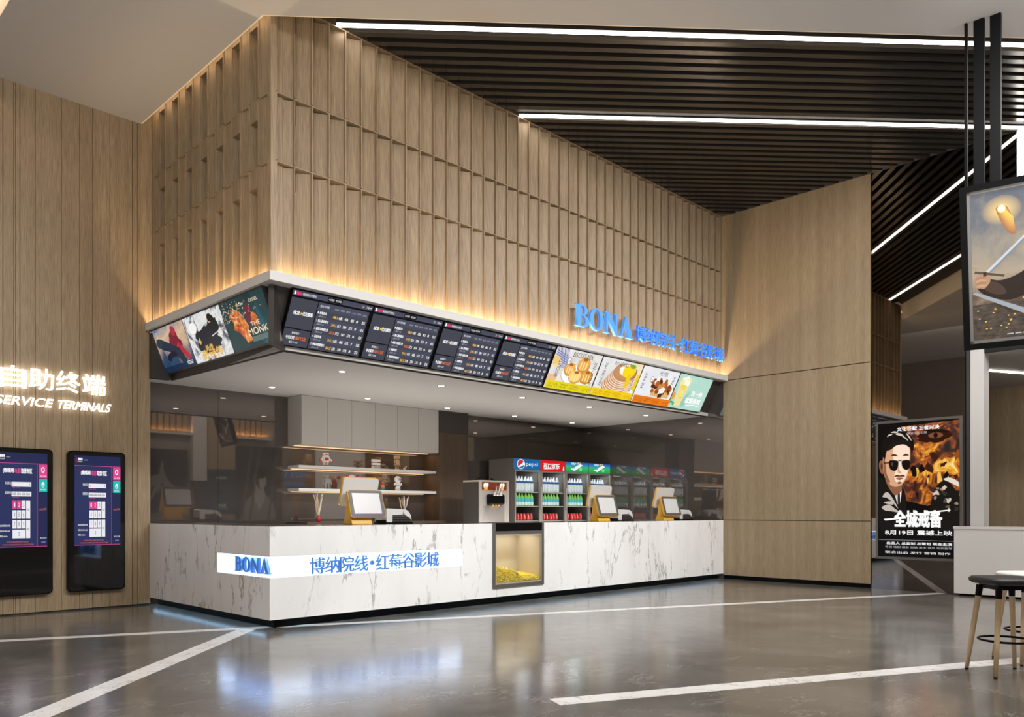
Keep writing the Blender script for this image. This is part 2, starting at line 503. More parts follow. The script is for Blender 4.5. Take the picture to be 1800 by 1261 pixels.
m = MB(); m.box(XR, -4.18, 0, XR + .25, -4.118, 4.1, GREYD); m.box(XR - .02, -4.36, 0, XR + .25, -4.18, 4.1, WHITEG); struct(m.build('column_white'))
m = MB(); m.box(13.2, -8.4, 0, 13.3, -2.8, 4.2, WOODR); m.box(9.5, -2.9, 0, 13.2, -2.8, 4.2, DARK); struct(m.build('wall_bay'))
m = MB(); m.box(XR + .06, -8.4, 3.63, 13.3, -2.8, 3.7, BEIGE); m.box(XR + .01, -8, 3.63, XR + .06, -4.36, 4.09, CEILB); struct(m.build('ceiling_bay'))

# high black ceiling with diagonal baffles
D = Vector((.741, -.672, 0)); N = Vector((.672, .741, 0))
def clipline(c, y1=.03):
    x = (c - .741 * y1) / .672; p0 = (x, y1)
    p1 = (XR, (c - .672 * XR) / .741)
    return p0, p1
def diag_prism(mb, c0, c1, z0, z1, mat, y1=.03, x1=None):
    a0, a1 = clipline(c0, y1); b0, b1 = clipline(c1, y1)
    pts = [a0, a1, b1, b0]
    if b0[0] > XR: return
    mb.prism(pts, z0, z1, mat)
m = MB()
m.box(-9, -15, 7.2, 13.5, 5.2, 7.3, CEILB)
diag_prism(m, .0, .54, 6.86, 7.0, BOARD); diag_prism(m, .645, .70, 6.86, 7.0, BOARD)
struct(m.build('ceiling_high'))
m = MB()
c = .79 - .0888
while c < 6.18:
    if not (2.42 < c < 2.62): diag_prism(m, c, c + .0888, 6.8, 6.93, SLAT)
    c += .1775
diag_prism(m, 2.43, 2.545, 6.84, 6.95, BOARD); diag_prism(m, 2.63, 2.74, 6.84, 6.95, BOARD)
struct(m.build('ceiling_baffles'))
# beige dropped ceiling
m = MB()
e = lambda c, x: (c - .672 * x) / .741
m.prism([(-2.05, 3.3), (-2.05, -1.4), (-9, -1.4), (-9, -15), (13, -15), (13, e(-.11, 13)), (-.11, e(-.11, -.11)), (-.11, 3.3)], 6.47, 6.6, BEIGE)
EDGE_GLOW = pm('painted_cove_glow', '#d9c8ae', .7, emit=.32, ecol='#f0d9b4')  # emission paints cove light onto the beige ceiling edge
m.prism([(-.11, e(-.11, -.11)), (XR, e(-.11, XR)), (XR, e(-.09, XR)), (-.09, e(-.09, -.09))], 6.475, 6.95, EDGE_GLOW)
m.box(-.11, e(-.11, -.11), 6.475, -.09, 3.3, 6.95, EDGE_GLOW)
m.box(-9, -1.5, 6.8, -2.0, 3.4, 6.86, BEIGE); m.box(-2.05, -1.4, 6.6, -2.0, 3.3, 6.8, BEIGE); m.box(-9, -1.45, 6.6, -2.0, -1.4, 6.8, BEIGE)
struct(m.build('ceiling_dropped'))

# far side of the lobby, seen only in the mirrors
GREYW = pm('grey_brown_plaster', '#8d857d', .7)
m = MB(); m.box(-9, -14.2, 0, 13.5, -13.9, 6.6, GREYW)
SEGS = ((-3, 1.2), (2.6, 5.2), (6.2, 8.27), (9.95, 11.4))
for x0, x1 in SEGS:
    for k in range(int((x1 - x0) / .22)):
        m.box(x0 + k * .22, -13.9, 4.2, x0 + k * .22 + .17, -13.78, 6.4, WOOD)
    m.box(x0, -13.9, 4.05, x1, -13.66, 4.12, WHITEG)
m.box(8.28, -13.9, 2.4, 8.8, -13.65, 6.5, WHITEG); m.box(8.28, -13.9, 0, 8.8, -13.7, 2.4, DARK)
m.box(8.85, -13.9, 0, 9.93, -13.72, 6.5, WOODR)
struct(m.build('wall_opposite'))
m = MB(); m.box(-9.1, -15, 0, -9, 3.4, 6.9, GREYW); struct(m.build('wall_far_left'))
for x0, x1 in SEGS:
    area('cove_lamp', ((x0 + x1) / 2, -13.74, 4.14), (x1 - x0, .04), 22, '#ffc684', (PI, 0, 0))
area('lobby_fill', (9, -11.5, 6.3), (6, 1), 160, '#fff8f0', (R(-25), 0, 0))  # added fill, brightens the opposite side for its reflections

# ------------------------------------------------------------------ linear lights
def led(c, label, p0=None, p1=None, z=6.8, k=1):
    a, b = (clipline(c) if p0 is None else (p0, p1))
    t = thing('linear_ceiling_light', label, 'light')
    d = (Vector(b) - Vector(a)).normalized(); n = Vector((-d.y, d.x))
    def pr(w, z0, z1, mat, nm):
        mb = MB(); mb.prism([tuple(Vector(a) - n * w), tuple(Vector(b) - n * w), tuple(Vector(b) + n * w), tuple(Vector(a) + n * w)], z0, z1, mat); mb.build(nm, t)
    pr(.034 * k, z + .02, z + .024 if k < 1 else z + .1, GREYD, 'housing'); pr(.024 * k, z, z + .02, LED, 'diffuser')
led(.593, 'long white light line along the edge of the beige ceiling')
led(2.587, 'long white light line further back across the black slatted ceiling')
led(0, 'white light line in the low ceiling right of the white column', (10.2, -3.657), (13.15, -5.1), 3.605, .6)
t = thing('vertical_light_strip', 'upright white light strip below the end of the far light line', 'light', (9.212, -4.84, 5.2))
m = MB(); m.box(0, -.045, 0, .04, .045, 1.58, GREYD); m.build('housing', t)
m = MB(); m.box(-.025, -.04, 0, 0, .04, 1.58, LED); m.build('diffuser', t)

# ------------------------------------------------------------------ counter
t = thing('service_counter', 'L-shaped white marble service counter with a lit lettered recess', 'counter')
m = MB()
zb, n0, n1, nd = .1, .55, .777, .09
px0, px1 = 3.265, 4.279                         # opening for the popcorn cabinet
m.box(0, 0, zb, px0, .03, n0, MARB); m.box(0, 0, n1, px0, .03, 1.1, MARB); m.box(2.731, 0, n0, px0, .03, n1, MARB)
m.box(px0, 0, zb, px1, .03, .217, MARB); m.box(px1, 0, zb, XR - .002, .03, 1.1, MARB)
m.box(0, .03, zb, .03, 3.29, n0, MARB); m.box(0, .03, n1, .03, 3.29, 1.1, MARB); m.box(0, 1.239, n0, .03, 3.29, n1, MARB)
m.build('marble_front', t)
m = MB()
m.box(nd, nd, n0 - .02, 2.731, nd + .01, n1 + .02, NICHE); m.box(nd, nd, n0 - .02, nd + .01, 1.239, n1 + .02, NICHE)
m.prism([(.003, .003), (2.731, .003), (2.731, nd), (nd, nd), (nd, 1.239), (.003, 1.239)], n0 - .02, n0, NICHE)
m.prism([(.003, .003), (2.731, .003), (2.731, nd), (nd, nd), (nd, 1.239), (.003, 1.239)], n1, n1 + .02, NICHE)
m.box(2.731, .003, n0, 2.74, nd, n1, NICHE); m.box(.003, 1.239, n0, nd, 1.25, n1, NICHE)
m.build('light_recess', t)
m = MB()
m.prism([(.03, .03), (px0, .03), (px0, .98), (.9, .98), (.9, 3.29), (.03, 3.29)], 1.06, 1.1, STONEB)
m.box(px0, .52, 1.06, px1, .98, 1.1, STONEB); m.box(px1, .03, 1.06, XR - .002, .98, 1.1, STONEB)
m.build('worktop', t)
m = MB(); m.prism([(.11, .11), (XR - .002, .11), (XR - .002, .16), (.16, .16), (.16, 3.29), (.11, 3.29)], 0, .12, BLACK)
m.prism([(.03, .03), (XR - .002, .03), (XR - .002, .6), (.6, .6), (.6, 3.29), (.03, 3.29)], .1, .12, BLACK)
m.build('plinth', t)

# lettering -----------------------------------------------------------
def arc(cx, cy, rx, ry, a0, a1, n=14):
    return [(cx + rx * math.cos(R(a0 + (a1 - a0) * k / n)), cy + ry * math.sin(R(a0 + (a1 - a0) * k / n))) for k in range(n + 1)]
GLY = {
 'B': [[(0, 0)] + arc(.46, .27, .30, .27, -90, 90) + arc(.42, .77, .27, .23, -90, 90) + [(0, 1), (0, .955), (.09, .93), (.09, .07), (0, .045)],
       [(.30, .94)] + arc(.38, .76, .12, .18, 90, -90)[0:] + [(.30, .58)], [(.30, .51)] + arc(.40, .285, .15, .225, 90, -90) + [(.30, .06)]],
 'O': [arc(.42, .5, .42, .52, 0, 360, 40)[:-1], arc(.42, .5, .20, .45, 0, 360, 40)[:-1]],
 'N': [[(0, 1), (.30, 1), (.68, .40), (.68, .93), (.58, .955), (.58, 1), (.88, 1), (.88, .955), (.78, .93), (.78, -.03), (.68, -.03), (.19, .74), (.19, .07), (.30, .045), (.30, 0), (0, 0), (0, .045), (.10, .07), (.10, .93), (0, .955)]],
 'V': [[(0, 0), (.28, 0), (.28, .045), (.19, .07), (.36, .70), (.56, .07), (.48, .045), (.48, 0), (.92, 0), (.92, .045), (.84, .07), (.50, 1.02), (.40, 1.02), (.09, .07), (0, .045)]],
}
def glyph(ch, w, h, depth, mat, name, parent, loc):
    c = bpy.data.curves.new('glyph', 'CURVE'); c.dimensions = '2D'; c.fill_mode = 'BOTH'; c.extrude = depth / 2
    wid = max(p[0] for p in GLY[ch][0])
    for pts in GLY[ch]:
        sp = c.splines.new('POLY'); sp.points.add(len(pts) - 1); sp.use_cyclic_u = True
        for q, p in zip(sp.points, pts): q.co = (p[0] / wid * w, p[1] * h, 0, 1)
    o = bpy.data.objects.new('glyph', c); col.objects.link(o)
    me = bpy.data.meshes.new_from_object(o.evaluated_get(bpy.context.evaluated_depsgraph_get()))
    bpy.data.objects.remove(o); bpy.data.curves.remove(c)
    me.transform(Matrix.Rotation(PI / 2, 4, 'X'))
    me.materials.clear(); me.materials.append(mat); me.name = name
    o = bpy.data.objects.new(name, me); col.objects.link(o); o.parent = parent; o.location = loc
    return o
def latin(parent, x0, x1, h, depth, mat, z=0):
    ws = [.76, .84, .88, .92]; gap = .06; tot = sum(ws) + 3 * gap; k = (x1 - x0) / tot; x = x0
    for ch, w in zip('BONV', ws):
        glyph(ch, w * k, h, depth, mat, 'letter', parent, (x, 0, z)); x += (w + gap) * k
def han(parent, s, x0, x1, h, depth, mat, bold=0, z=0):
    n = len(s); p = (x1 - x0) / n; x = x0
    slots = [1 if ch != '·' else .55 for ch in s]; p = (x1 - x0) / sum(slots)
    for ch, sl in zip(s, slots):
        mb = MB()
        if ch == '·': mb.prism([(p * sl / 2 + .028 * math.cos(a), h / 2 + .028 * math.sin(a)) for a in [2 * PI * k / 16 for k in range(16)]], -depth / 2, depth / 2, mat, 'xz')
        else: mb.text(ch, p * .02, 0, h, mat, w=p * .96, bold=bold, depth=depth / 2)
        o = mb.build('character', parent); o.location = (x, 0, z); x += p * sl
CN = '博纳院线·红莓谷影城'
t = thing('fascia_sign', 'blue raised lettering on the oak slats above the food boards', 'sign', (0, -.035, 4.045))
latin(t, 4.94, 6.37, .33, .045, BLUE, .0)
han(t, CN, 6.45, 9.2, .25, .035, BLUE, .004, .005)
t = thing('counter_name_sign', 'blue Chinese lettering in the lit recess of the counter front', 'sign', (0, .045, .563))
han(t, CN, .51, 2.37, .185, .015, BLUED, .005)
t = thing('counter_short_sign', 'blue four-letter name in the lit recess on the short counter side', 'sign', (.045, .87, .585), (0, 0, -PI / 2))
latin(t, 0, .8, .168, .03, BLUED)
t = thing('terminal_wall_sign', 'white glowing Chinese and English sign on the oak wall above the kiosks', 'sign', (0, 3.275, 0))
for i, ch in enumerate('自助终端'):
    mb = MB(); mb.text(ch, 0, 0, .262, SIGNW, w=.272, bold=.006, depth=.012); o = mb.build('character', t); o.location = (-1.745 + i * .303, 0, 2.765)
x = -1.80
for wd, ws in (('SERVICE', .60), ('TERMINALS', .62)):
    mb = MB(); mb.text(wd, 0, 0, .105, SIGNW, w=ws, bold=.010, depth=.008, shear=.28); o = mb.build('word', t); o.location = (x, 0, 2.555); x += ws + .06

# ------------------------------------------------------------------ popcorn cabinet set in the counter
t = thing('popcorn_cabinet', 'grey framed popcorn warmer built into the marble counter front', 'popcorn machine', (px0, 0, .217))
W, H = px1 - px0, .885
m = MB()
m.box(.004, -.02, 0, .045, .5, H, GREYM); m.box(W - .045, -.02, 0, W - .004, .5, H, GREYM)
m.box(.045, -.02, 0, W - .045, .5, .05, GREYM); m.box(.045, -.02, .735, W - .045, .02, .775, GREYM)
m.build('frame', t)
m = MB(); m.box(.045, -.012, .775, W - .045, .45, H, BLACK); m.build('control_panel', t)
INN = pm('cream_lining', '#cfc3b2', .4)
m = MB(); m.box(.045, .48, .05, W - .045, .5, .775, INN); m.box(.045, .02, .735, W - .045, .48, .76, INN)
m.box(.045, .02, .05, .05, .48, .735, INN); m.box(W - .05, .02, .05, W - .045, .48, .735, INN); m.box(.05, .02, .05, W - .05, .48, .055, INN)
m.box(.36, .45, .055, .37, .48, .735, INN)
m.build('lining', t)
p = Panel(.14, .5); p.rect(0, 0, 1, 1, pm('brown_card', '#4d352a', .5)); p.t('Popcorn', .1, .84, .06, pm('card_white', '#eeeeee', .5), w=.8)
p.t('fresh & sweet', .1, .76, .03, MATS['card_white'], w=.8)
for (u, v, r_) in ((.2, .55, .1), (.25, .45, .13), (.3, .35, .14), (.6, .35, .12), (.55, .25, .16), (.3, .2, .18)): p.ell(u, v, r_, r_ * .35, pm('card_pink', '#d9b9c4', .5), wob=.3, seed=int(u * 90 + v * 9))
o = p.build('backing_card', t); o.location = (.08, .44, .2)
m = MB()
for a, b, c_, d_ in ((.045, .05, .065, .735), (W - .065, .05, W - .045, .735), (.065, .05, W - .065, .07), (.065, .715, W - .065, .735)): m.box(a, -.012, b, c_, -.002, d_, STEEL)
m.build('door_trim', t)
m = MB(); m.box(.065, -.008, .07, W - .065, -.004, .715, GLASS); m.build('glass_pane', t)
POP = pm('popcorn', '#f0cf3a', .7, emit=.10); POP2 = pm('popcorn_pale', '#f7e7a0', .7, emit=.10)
m = MB()
rr = random.Random(3)
def pheap(x): return .205 + .06 * math.sin(x * 5 + .6) + .02 * math.sin(x * 17) - .05 * x
m.add([(.052, .055, .056), (W - .052, .055, .056), (W - .052, .055, .13), (.052, .055, .18), (W - .052, .44, .17), (.052, .44, .22)], [(0, 1, 2, 3), (3, 2, 4, 5)], POP)
for k in range(2800):
    x = rr.uniform(.07, W - .07); top = pheap(x)
    if k < 1200: y, z = rr.uniform(.015, .05), rr.uniform(.075, top)
    else: y = rr.uniform(.04, .44); z = top + rr.uniform(-.03, .012) + y * .1
    r_ = rr.uniform(.010, .015)
    c0 = Vector((x, y, z)); ax = [Vector((rr.uniform(-1, 1), rr.uniform(-1, 1), rr.uniform(-1, 1))).normalized() * r_ for _ in range(3)]
    vs = [c0 + ax[0], c0 - ax[0], c0 + ax[1], c0 - ax[1], c0 + ax[2], c0 - ax[2]]
    m.add([tuple(q) for q in vs], [(0, 2, 4), (2, 1, 4), (1, 3, 4), (3, 0, 4), (2, 0, 5), (1, 2, 5), (3, 1, 5), (0, 3, 5)], POP if rr.random() < .7 else POP2, True)
o = m.build('popcorn_heap', loc=(px0, 0, .217)); tag(o, 'heap of yellow popcorn behind the warmer glass', 'popcorn', kind='stuff')
area('popcorn_lamp', (px0 + W / 2, .25, .94), (.8, .3), 3.6, '#fff2e0')

# ------------------------------------------------------------------ menu and schedule boards
TH = math.atan2(.3, .57); BH = math.hypot(.3, .57) - .01
BW = 1.055
def board(name, label, cat, k, group=None):
    t = thing(name, label, cat, (.25 + 1.081 * k + (.02 if k else .03), .292, 3.125), (TH, 0, 0), group)
    m = MB(); m.box(-.008, .0, -.012, BW + .008, .05, BH + .012, BLACK); m.build('casing', t)
    return t
NAVY, NAVY2, INK = em('#42444f', .95), em('#484b5b', .95), em('#08060a', 1)
TW, TG, TO, TP, TG2 = em('#f2f2f2', 1), em('#e9b34a', 1), em('#e0703a', 1), em('#e0386a', 1), em('#b9bcc6', .9)
rows = ['绝地反击', '猎人游戏笔记', '疯狂马戏团之夜', '冰雪传说', '神秘花园冒险记']
nums = [('4486.24', '6.8%', '4526', '48.5', '8', '35.2'), ('3144.2', '35.4', '5304', '57.5', '9', '47.5'), ('1853.24', '17.5', '3414', '3.7%', '16', '42.9'),
        ('914.2', '6.5%', '4805', '6.7%', '7', '5.2%'), ('864.23', '3.2%', '2754', '1.7%', '8', '27.6')]
def schedule():
    p = Panel(BW, BH)
    p.rect(0, 0, 1, 1, INK)
    p.rect(.005, .9, .995, .99, NAVY2); p.rect(.02, .915, .04, .975, TW); p.rect(.045, .92, .11, .965, TP); p.t('蜘蛛网实时票房', .12, .92, .045, TW, w=.16)
    p.rect(.42, .905, .6, .985, INK); p.t('今日票房', .43, .925, .04, TW, w=.07); p.t('明日预售', .515, .925, .04, TW, w=.07)
    p.t('21', .86, .925, .04, TW, w=.02); p.t('下载APP', .91, .925, .04, TW, w=.07)
    p.rect(.005, .33, .315, .865, NAVY); p.rect(.005, .005, .315, .31, NAVY); p.rect(.325, .005, .965, .865, NAVY2)
    p.t('成龙', .06, .57, .07, TW, w=.075, bold=.02); p.t('优先精彩', .17, .57, .07, TW, w=.12, bold=.02)
    p.poly([(.155 + x * .018, .605 + y * .035) for x, y in seg_star()], em('#f0c428', 1))
    p.t('数据统计 -', .1, .22, .045, TW, w=.1); p.t('今日实时', .04, .125, .065, TW, w=.1, bold=.02); p.t('10017.2万', .148, .125, .065, TO, w=.13, bold=.02); p.t('更新于12:05', .09, .055, .04, TW, w=.1)
    p.t('影片实时榜', .35, .78, .045, TW, w=.11)
    for j, s in enumerate(('综合票房', '票房', '场次', '人次', '均价', '占比')): p.t(s, .53 + j * .072, .775, .035, TG2, w=.05)
    for i in range(5):
        v = .64 - i * .143
        if i % 2 == 0: p.rect(.325, v - .055, .965, v + .085, NAVY)
        p.t(rows[i], .36, v + .02, .05, TW, w=.02 * len(rows[i]) + .005, bold=.02); p.t(str(i + 1), .335, v + .025, .04, TW, w=.012)
        p.t('上映%d天 11:30' % (i + 3), .35, v - .035, .035, TG2, w=.09)
        for j, s in enumerate(nums[i]):
            p.t(s, .53 + j * .074, v - .015, .05, (TG if i not in (2,) else TO) if j == 0 else TW, w=.062 if j == 0 else (.02 if j == 4 else .042), bold=.015)
    return p
pp = schedule()
nth = ['nearest the counter corner', 'second from the counter corner', 'third from the counter corner', 'next to the biscuit board']
s0 = None
for k in range(4):
    t = board('schedule_board', 'dark film schedule screen under the canopy, ' + nth[k], 'screen', k, 'schedule screens under the canopy')
    if s0 is None: s0 = pp.build('display', t)
    else: c = s0.copy(); col.objects.link(c); c.parent = t

CREAM, CRW = em('#ebe6e0', 1), em('#f7f5f2', 1)
TXB = em('#4a4542', 1)
def band(p, colr, txt):
    p.rect(0, 0, 1, .2, em(colr, 1)); tb = em(txt, 1)
    p.t('EASY TO', .06, .10, .04, tb, w=.12); p.t('BAKE', .06, .045, .04, tb, w=.1); p.ell(.22, .09, .03, .05, tb); p.ell(.22, .09, .022, .038, em(colr, 1))
    p.t('COMPLETE', .30, .11, .04, tb, w=.17, bold=.02); p.t('MIX 1LB', .30, .05, .04, tb, w=.13, bold=.02); p.rect(.495, .04, .498, .16, tb)
    for j in range(4): p.rect(.52, .05 + j * .03, .72 - .03 * (j % 2), .058 + j * .03, tb)
    p.t('NATURAL', .80, .09, .035, tb, w=.1); p.t('MIX', .80, .05, .03, tb, w=.06); p.ell(.94, .09, .03, .05, tb); p.ell(.94, .09, .022, .038, em(colr, 1))
# biscuits
t = board('food_board', 'lit food board with golden biscuits on a white plate', 'screen', 4, 'lit food boards under the canopy')
p = Panel(BW, BH)
p.rect(0, 0, 1, 1, art('tablecloth_print', [(.3, '#d8d2cc'), (.7, '#f4f1ee')], 4))
for k in range(9):
    p.poly([(.0 + .03 * k, 1), (.015 + .03 * k, 1), (.18 + .02 * k, .52), (.165 + .02 * k, .52)], em('#6b73a8' if k % 2 else '#9aa0c6', 1))
for k in range(5): p.poly([(.02, .72 + .05 * k), (.26, .62 + .05 * k), (.26, .635 + .05 * k), (.02, .74 + .05 * k)], em('#59609a', 1))
p.poly([(0, .55), (.12, .5), (.2, .62), (.1, .78), (0, .8)], em('#e8d3a8', 1)); p.ell(.05, .68, .08, .11, em('#e4c27c', 1), wob=.05); p.ell(.06, .25, .13, .1, em('#e5b58a', 1), wob=.1)
p.ell(.62, .38, .37, .27, em('#bfb9b8', 1)); p.ell(.62, .40, .36, .26, em('#f6f4f3', 1))
for (u, v, ru, rv, c1, c2) in ((.40, .52, .12, .17, '#c98a3e', '#e3ac5c'), (.66, .68, .14, .2, '#c68536', '#e0aa57'), (.80, .40, .14, .18, '#c1802f', '#d99f4a'), (.56, .36, .14, .17, '#cf9a44', '#f0cb78')):
    p.ell(u, v, ru, rv, em(c1, 1), wob=.06, seed=int(u * 100)); p.ell(u - .01, v + .02, ru * .86, rv * .84, em(c2, 1), wob=.07, seed=int(v * 100))
    p.ell(u, v + rv * .72, ru * .35, rv * .2, em('#a8641f', 1), wob=.1)
    for q in range(3): p.ell(u - ru * .45 + q * ru * .42, v - rv * .1, ru * .09, rv * .5, em('#f7dc9a', 1), wob=.1)
p.t('BISCUIT MIX', .36, .84, .12, TXB, w=.44); p.t('BISCUIT', .18, .30, .11, TXB, w=.40 * BH / BW, rot=PI / 2); p.t('BISCUIT MIX', .93, .26, .11, TXB, w=.33, rot=PI / 2)
p.ell(.32, .72, .05, .085, TXB); p.ell(.32, .72, .043, .073, CREAM); p.t('1LB', .29, .69, .05, TXB, w=.06)
band(p, '#dccb22', '#8f7d10'); p.build('display', t)
# pancakes
t = board('food_board', 'lit food board with a stack of pancakes and yellow sauce', 'screen', 5, 'lit food boards under the canopy')
p = Panel(BW, BH); p.rect(0, 0, 1, 1, art('kitchen_print', [(.3, '#dcdad8'), (.7, '#f5f4f2')], 3))
p.poly([(.75, 1), (1, 1), (1, .45), (.85, .55)], em('#ead9b4', 1))
for k in range(9):
    p.ell(.52 + .012 * k, .30 + .048 * k, .36 - .008 * k, .25, em('#f0dcc4', 1)); p.ell(.52 + .012 * k, .318 + .048 * k, .355 - .008 * k, .245, em('#c99872' if k % 2 else '#b98560', 1))
p.ell(.62, .73, .27, .2, em('#c08a5e', 1)); p.ell(.66, .77, .2, .16, em('#f3eee4', 1), wob=.05); p.ell(.70, .75, .15, .17, em('#eed218', 1), wob=.08); p.ell(.74, .52, .05, .2, em('#e8c414', 1), wob=.08); p.ell(.76, .90, .07, .05, em('#86c53a', 1), wob=.15)
p.poly([(.90, .3), (1, .25), (1, .75), (.93, .7)], em('#e5c530', 1))
p.t('PANCAKE MIX', .3, .84, .11, TXB, w=.5); p.t('PANCAKE MIX', .15, .27, .1, TXB, w=.36, rot=PI / 2); p.t('PANCAKE MIX', .9, .25, .1, TXB, w=.36, rot=PI / 2)
band(p, '#e8c41c', '#a5860c'); p.build('display', t)
# pie
t = board('food_board', 'lit food board with a caramel nut pie and orange band', 'screen', 6, 'lit food boards under the canopy')
p = Panel(BW, BH); p.rect(0, 0, 1, 1, art('pale_print', [(.3, '#e1e4ea'), (.7, '#f4f4f5')], 2))
p.poly([(.36, .55), (.98, .50), (.92, .22), (.46, .22)], em('#dcb680', 1))
for k in range(9): p.poly([(.39 + .065 * k, .5), (.41 + .065 * k, .5), (.45 + .055 * k, .22), (.435 + .055 * k, .22)], em('#c99a60', 1))
rr = random.Random(5)
for k in range(46):
    u, v = rr.uniform(.38, .96), rr.uniform(.36, .72); v -= abs(u - .68) * .12
    p.ell(u, v, rr.uniform(.035, .06), rr.uniform(.05, .09), em(rr.choice(['#7a3c1c', '#a85a28', '#c98444', '#f3ede6', '#8f4620', '#4d2413', '#efe6dc']), 1), wob=.12, n=16, seed=k)
p.poly([(.6, .3), (.7, .36), (.72, .24), (.62, .2)], em('#4a2214', 1))
p.t('PIE MIX', .45, .82, .12, TXB, w=.22); p.t('PIE MIX', .14, .4, .1, TXB, w=.26, rot=PI / 2); p.t('PIE MIX', .9, .45, .1, TXB, w=.25, rot=PI / 2)
p.ell(.30, .68, .045, .08, TXB); p.ell(.30, .68, .038, .068, CRW); p.t('1LB', .275, .655, .045, TXB, w=.05)
band(p, '#e0781c', '#9c4c08'); p.build('display', t)
# mint drink
t = board('food_board', 'lit mint green board with a tall iced lemon drink', 'screen', 7, 'lit food boards under the canopy')
p = Panel(BW, BH); p.rect(0, 0, 1, 1, art('mint_print', [(.3, '#a9d6c6'), (.7, '#bfe3d6')], 1.2, 0))
p.poly([(.30, .25), (.46, .55), (.46, .1), (.34, .05)], em('#93c4b4', 1))
p.poly([(.13, .08), (.31, .08), (.37, .78), (.09, .78)], em('#e3dfa6', 1)); p.poly([(.15, .1), (.29, .1), (.34, .7), (.12, .7)], em('#e8d98a', 1))
for k, (u, v) in enumerate(((.16, .84), (.25, .88), (.33, .83), (.22, .78), (.3, .76), (.13, .76))): p.ell(u, v, .06, .08, em(['#f2f0d6', '#eef2e4', '#e9df9e'][k % 3], 1), wob=.1, seed=k)
p.ell(.23, .45, .08, .14, em('#e8c25a', 1)); p.ell(.23, .45, .065, .115, em('#f0d98c', 1)); p.ell(.22, .64, .09, .06, em('#e6cf54', 1)); p.ell(.03, .35, .05, .12, em('#e39a34', 1)); p.poly([(0, .12), (.1, .14), (.1, .18), (0, .2)], em('#3f9f6a', 1)); p.ell(.11, .12, .03, .05, em('#58a878', 1))
p.t('百一杯', .52, .42, .15, CRW, w=.34, bold=.03); p.t('就是很爽', .42, .2, .16, CRW, w=.46, bold=.03); p.poly([(.48, .11), (.7, .155), (.92, .13), (.92, .15), (.7, .18), (.48, .14)], CRW)
p.build('display', t)

# film posters on the short side
TL = math.atan2(.2, .535); PH = math.hypot(.2, .535); PW = 1.02
def film(label, i):
    t = thing('film_poster_screen', label, 'poster', (.197, 3.27 - 1.037 * i, 3.145), (TL, 0, -PI / 2), 'film poster screens on the short canopy side')
    m = MB(); m.box(-.005, .0, -.02, PW + .005, .05, PH + .02, GREYD); m.build('casing', t)
    return t
t = film('poster with a red and a dark rider shape on a stormy blue sky', 0)
p = Panel(PW, PH); p.rect(0, 0, 1, 1, art('dusk_print', [(.2, '#16304f'), (.42, '#2c4668'), (.58, '#d9b794'), (.75, '#4f6b8c'), (.9, '#17324f')], 2.5, .6, axis=(2, 0, PH), fac=.6))
p.ell(.62, .52, .17, .33, em('#7a2034', 1), wob=.12, seed=2); p.ell(.66, .85, .07, .11, em('#a03044', 1), wob=.1); p.poly([(.7, .6), (.95, .2), (.88, .16), (.6, .45)], em('#b02a3a', 1))
p.poly([(.12, .66), (.22, .78), (.7, .45), (.8, .12), (.66, .1), (.55, .36), (.2, .52)], em('#23313f', 1)); p.ell(.17, .68, .09, .11, em('#2d3c4a', 1), wob=.1)
p.ell(.42, .32, .16, .1, em('#1a1f30', 1), rot=.3); p.ell(.45, .2, .14, .09, em('#2b4560', 1), rot=.4)
p.rect(0, 0, 1, .12, em('#122a48', 1)); [p.rect(.78, .05 + .03 * k, .94, .062 + .03 * k, TW) for k in range(3)]; p.rect(.1, .92, .5, .93, em('#8fb0cc', 1))
p.build('display', t)
t = film('black and white ink swirl poster with gold brush title', 1)
p = Panel(PW, PH); p.rect(0, 0, 1, 1, art('ink_print', [(.34, '#1b1c20'), (.42, '#7d8086'), (.48, '#e8e8e8'), (.62, '#c9cbce'), (.75, '#f5f5f5')], 2.2, 2.2, 8))
p.ell(.5, .42, .3, .3, em('#20232b', 1), wob=.18, seed=4, n=40); p.ell(.72, .66, .13, .2, em('#181a20', 1), wob=.15, seed=9); p.ell(.66, .80, .045, .07, em('#b99a86', 1)); p.ell(.69, .84, .06, .08, em('#15161a', 1), wob=.1); p.ell(.2, .74, .1, .12, em('#efece8', 1), wob=.1)
p.poly([(.62, .45), (.95, .55), (.95, .565), (.62, .475)], em('#cfcfcf', 1))
GOLD = em('#dcb055', 1); p.t('外传', .36, .2, .12, GOLD, w=.2, bold=.03); p.t('奇侠传', .22, .03, .2, GOLD, w=.55, bold=.03); p.rect(.42, .16, .52, .19, em('#8a2a20', 1)); p.poly([(.24, .42), (.29, .52), (.31, .4), (.27, .36)], GOLD)
p.build('display', t)
t = film('dark teal poster with orange shapes breaking apart, beside the corner', 2)
p = Panel(PW, PH); p.rect(0, 0, 1, 1, art('teal_print', [(.3, '#06252b'), (.55, '#0d3a41'), (.72, '#145560'), (.85, '#2a7f92')], 2, .8))
FIRE = art('ember_print', [(.3, '#5a1a0c'), (.45, '#b8481a'), (.58, '#e08a3c'), (.7, '#f0d9a8')], 9, .8)
p.poly([(.12, .68), (.22, .8), (.34, .78), (.44, .62), (.5, .42), (.46, .3), (.5, .14), (.38, .1), (.26, .34), (.16, .42), (.2, .54)], FIRE)
p.ell(.58, .62, .08, .2, em('#6b2030', 1), wob=.1, seed=3); p.ell(.66, .5, .07, .14, FIRE, wob=.1, seed=8)
rr = random.Random(11)
for k in range(150):
    u, v = rr.gauss(.35, .2), rr.gauss(.75, .12)
    if .02 < u < .95 and .3 < v < .97: p.ell(u, v, rr.uniform(.004, .014), rr.uniform(.006, .02), em(rr.choice(['#e8d9b8', '#b9a27c', '#d98a4a', '#7fa49c']), 1), n=5, wob=.3, seed=k)
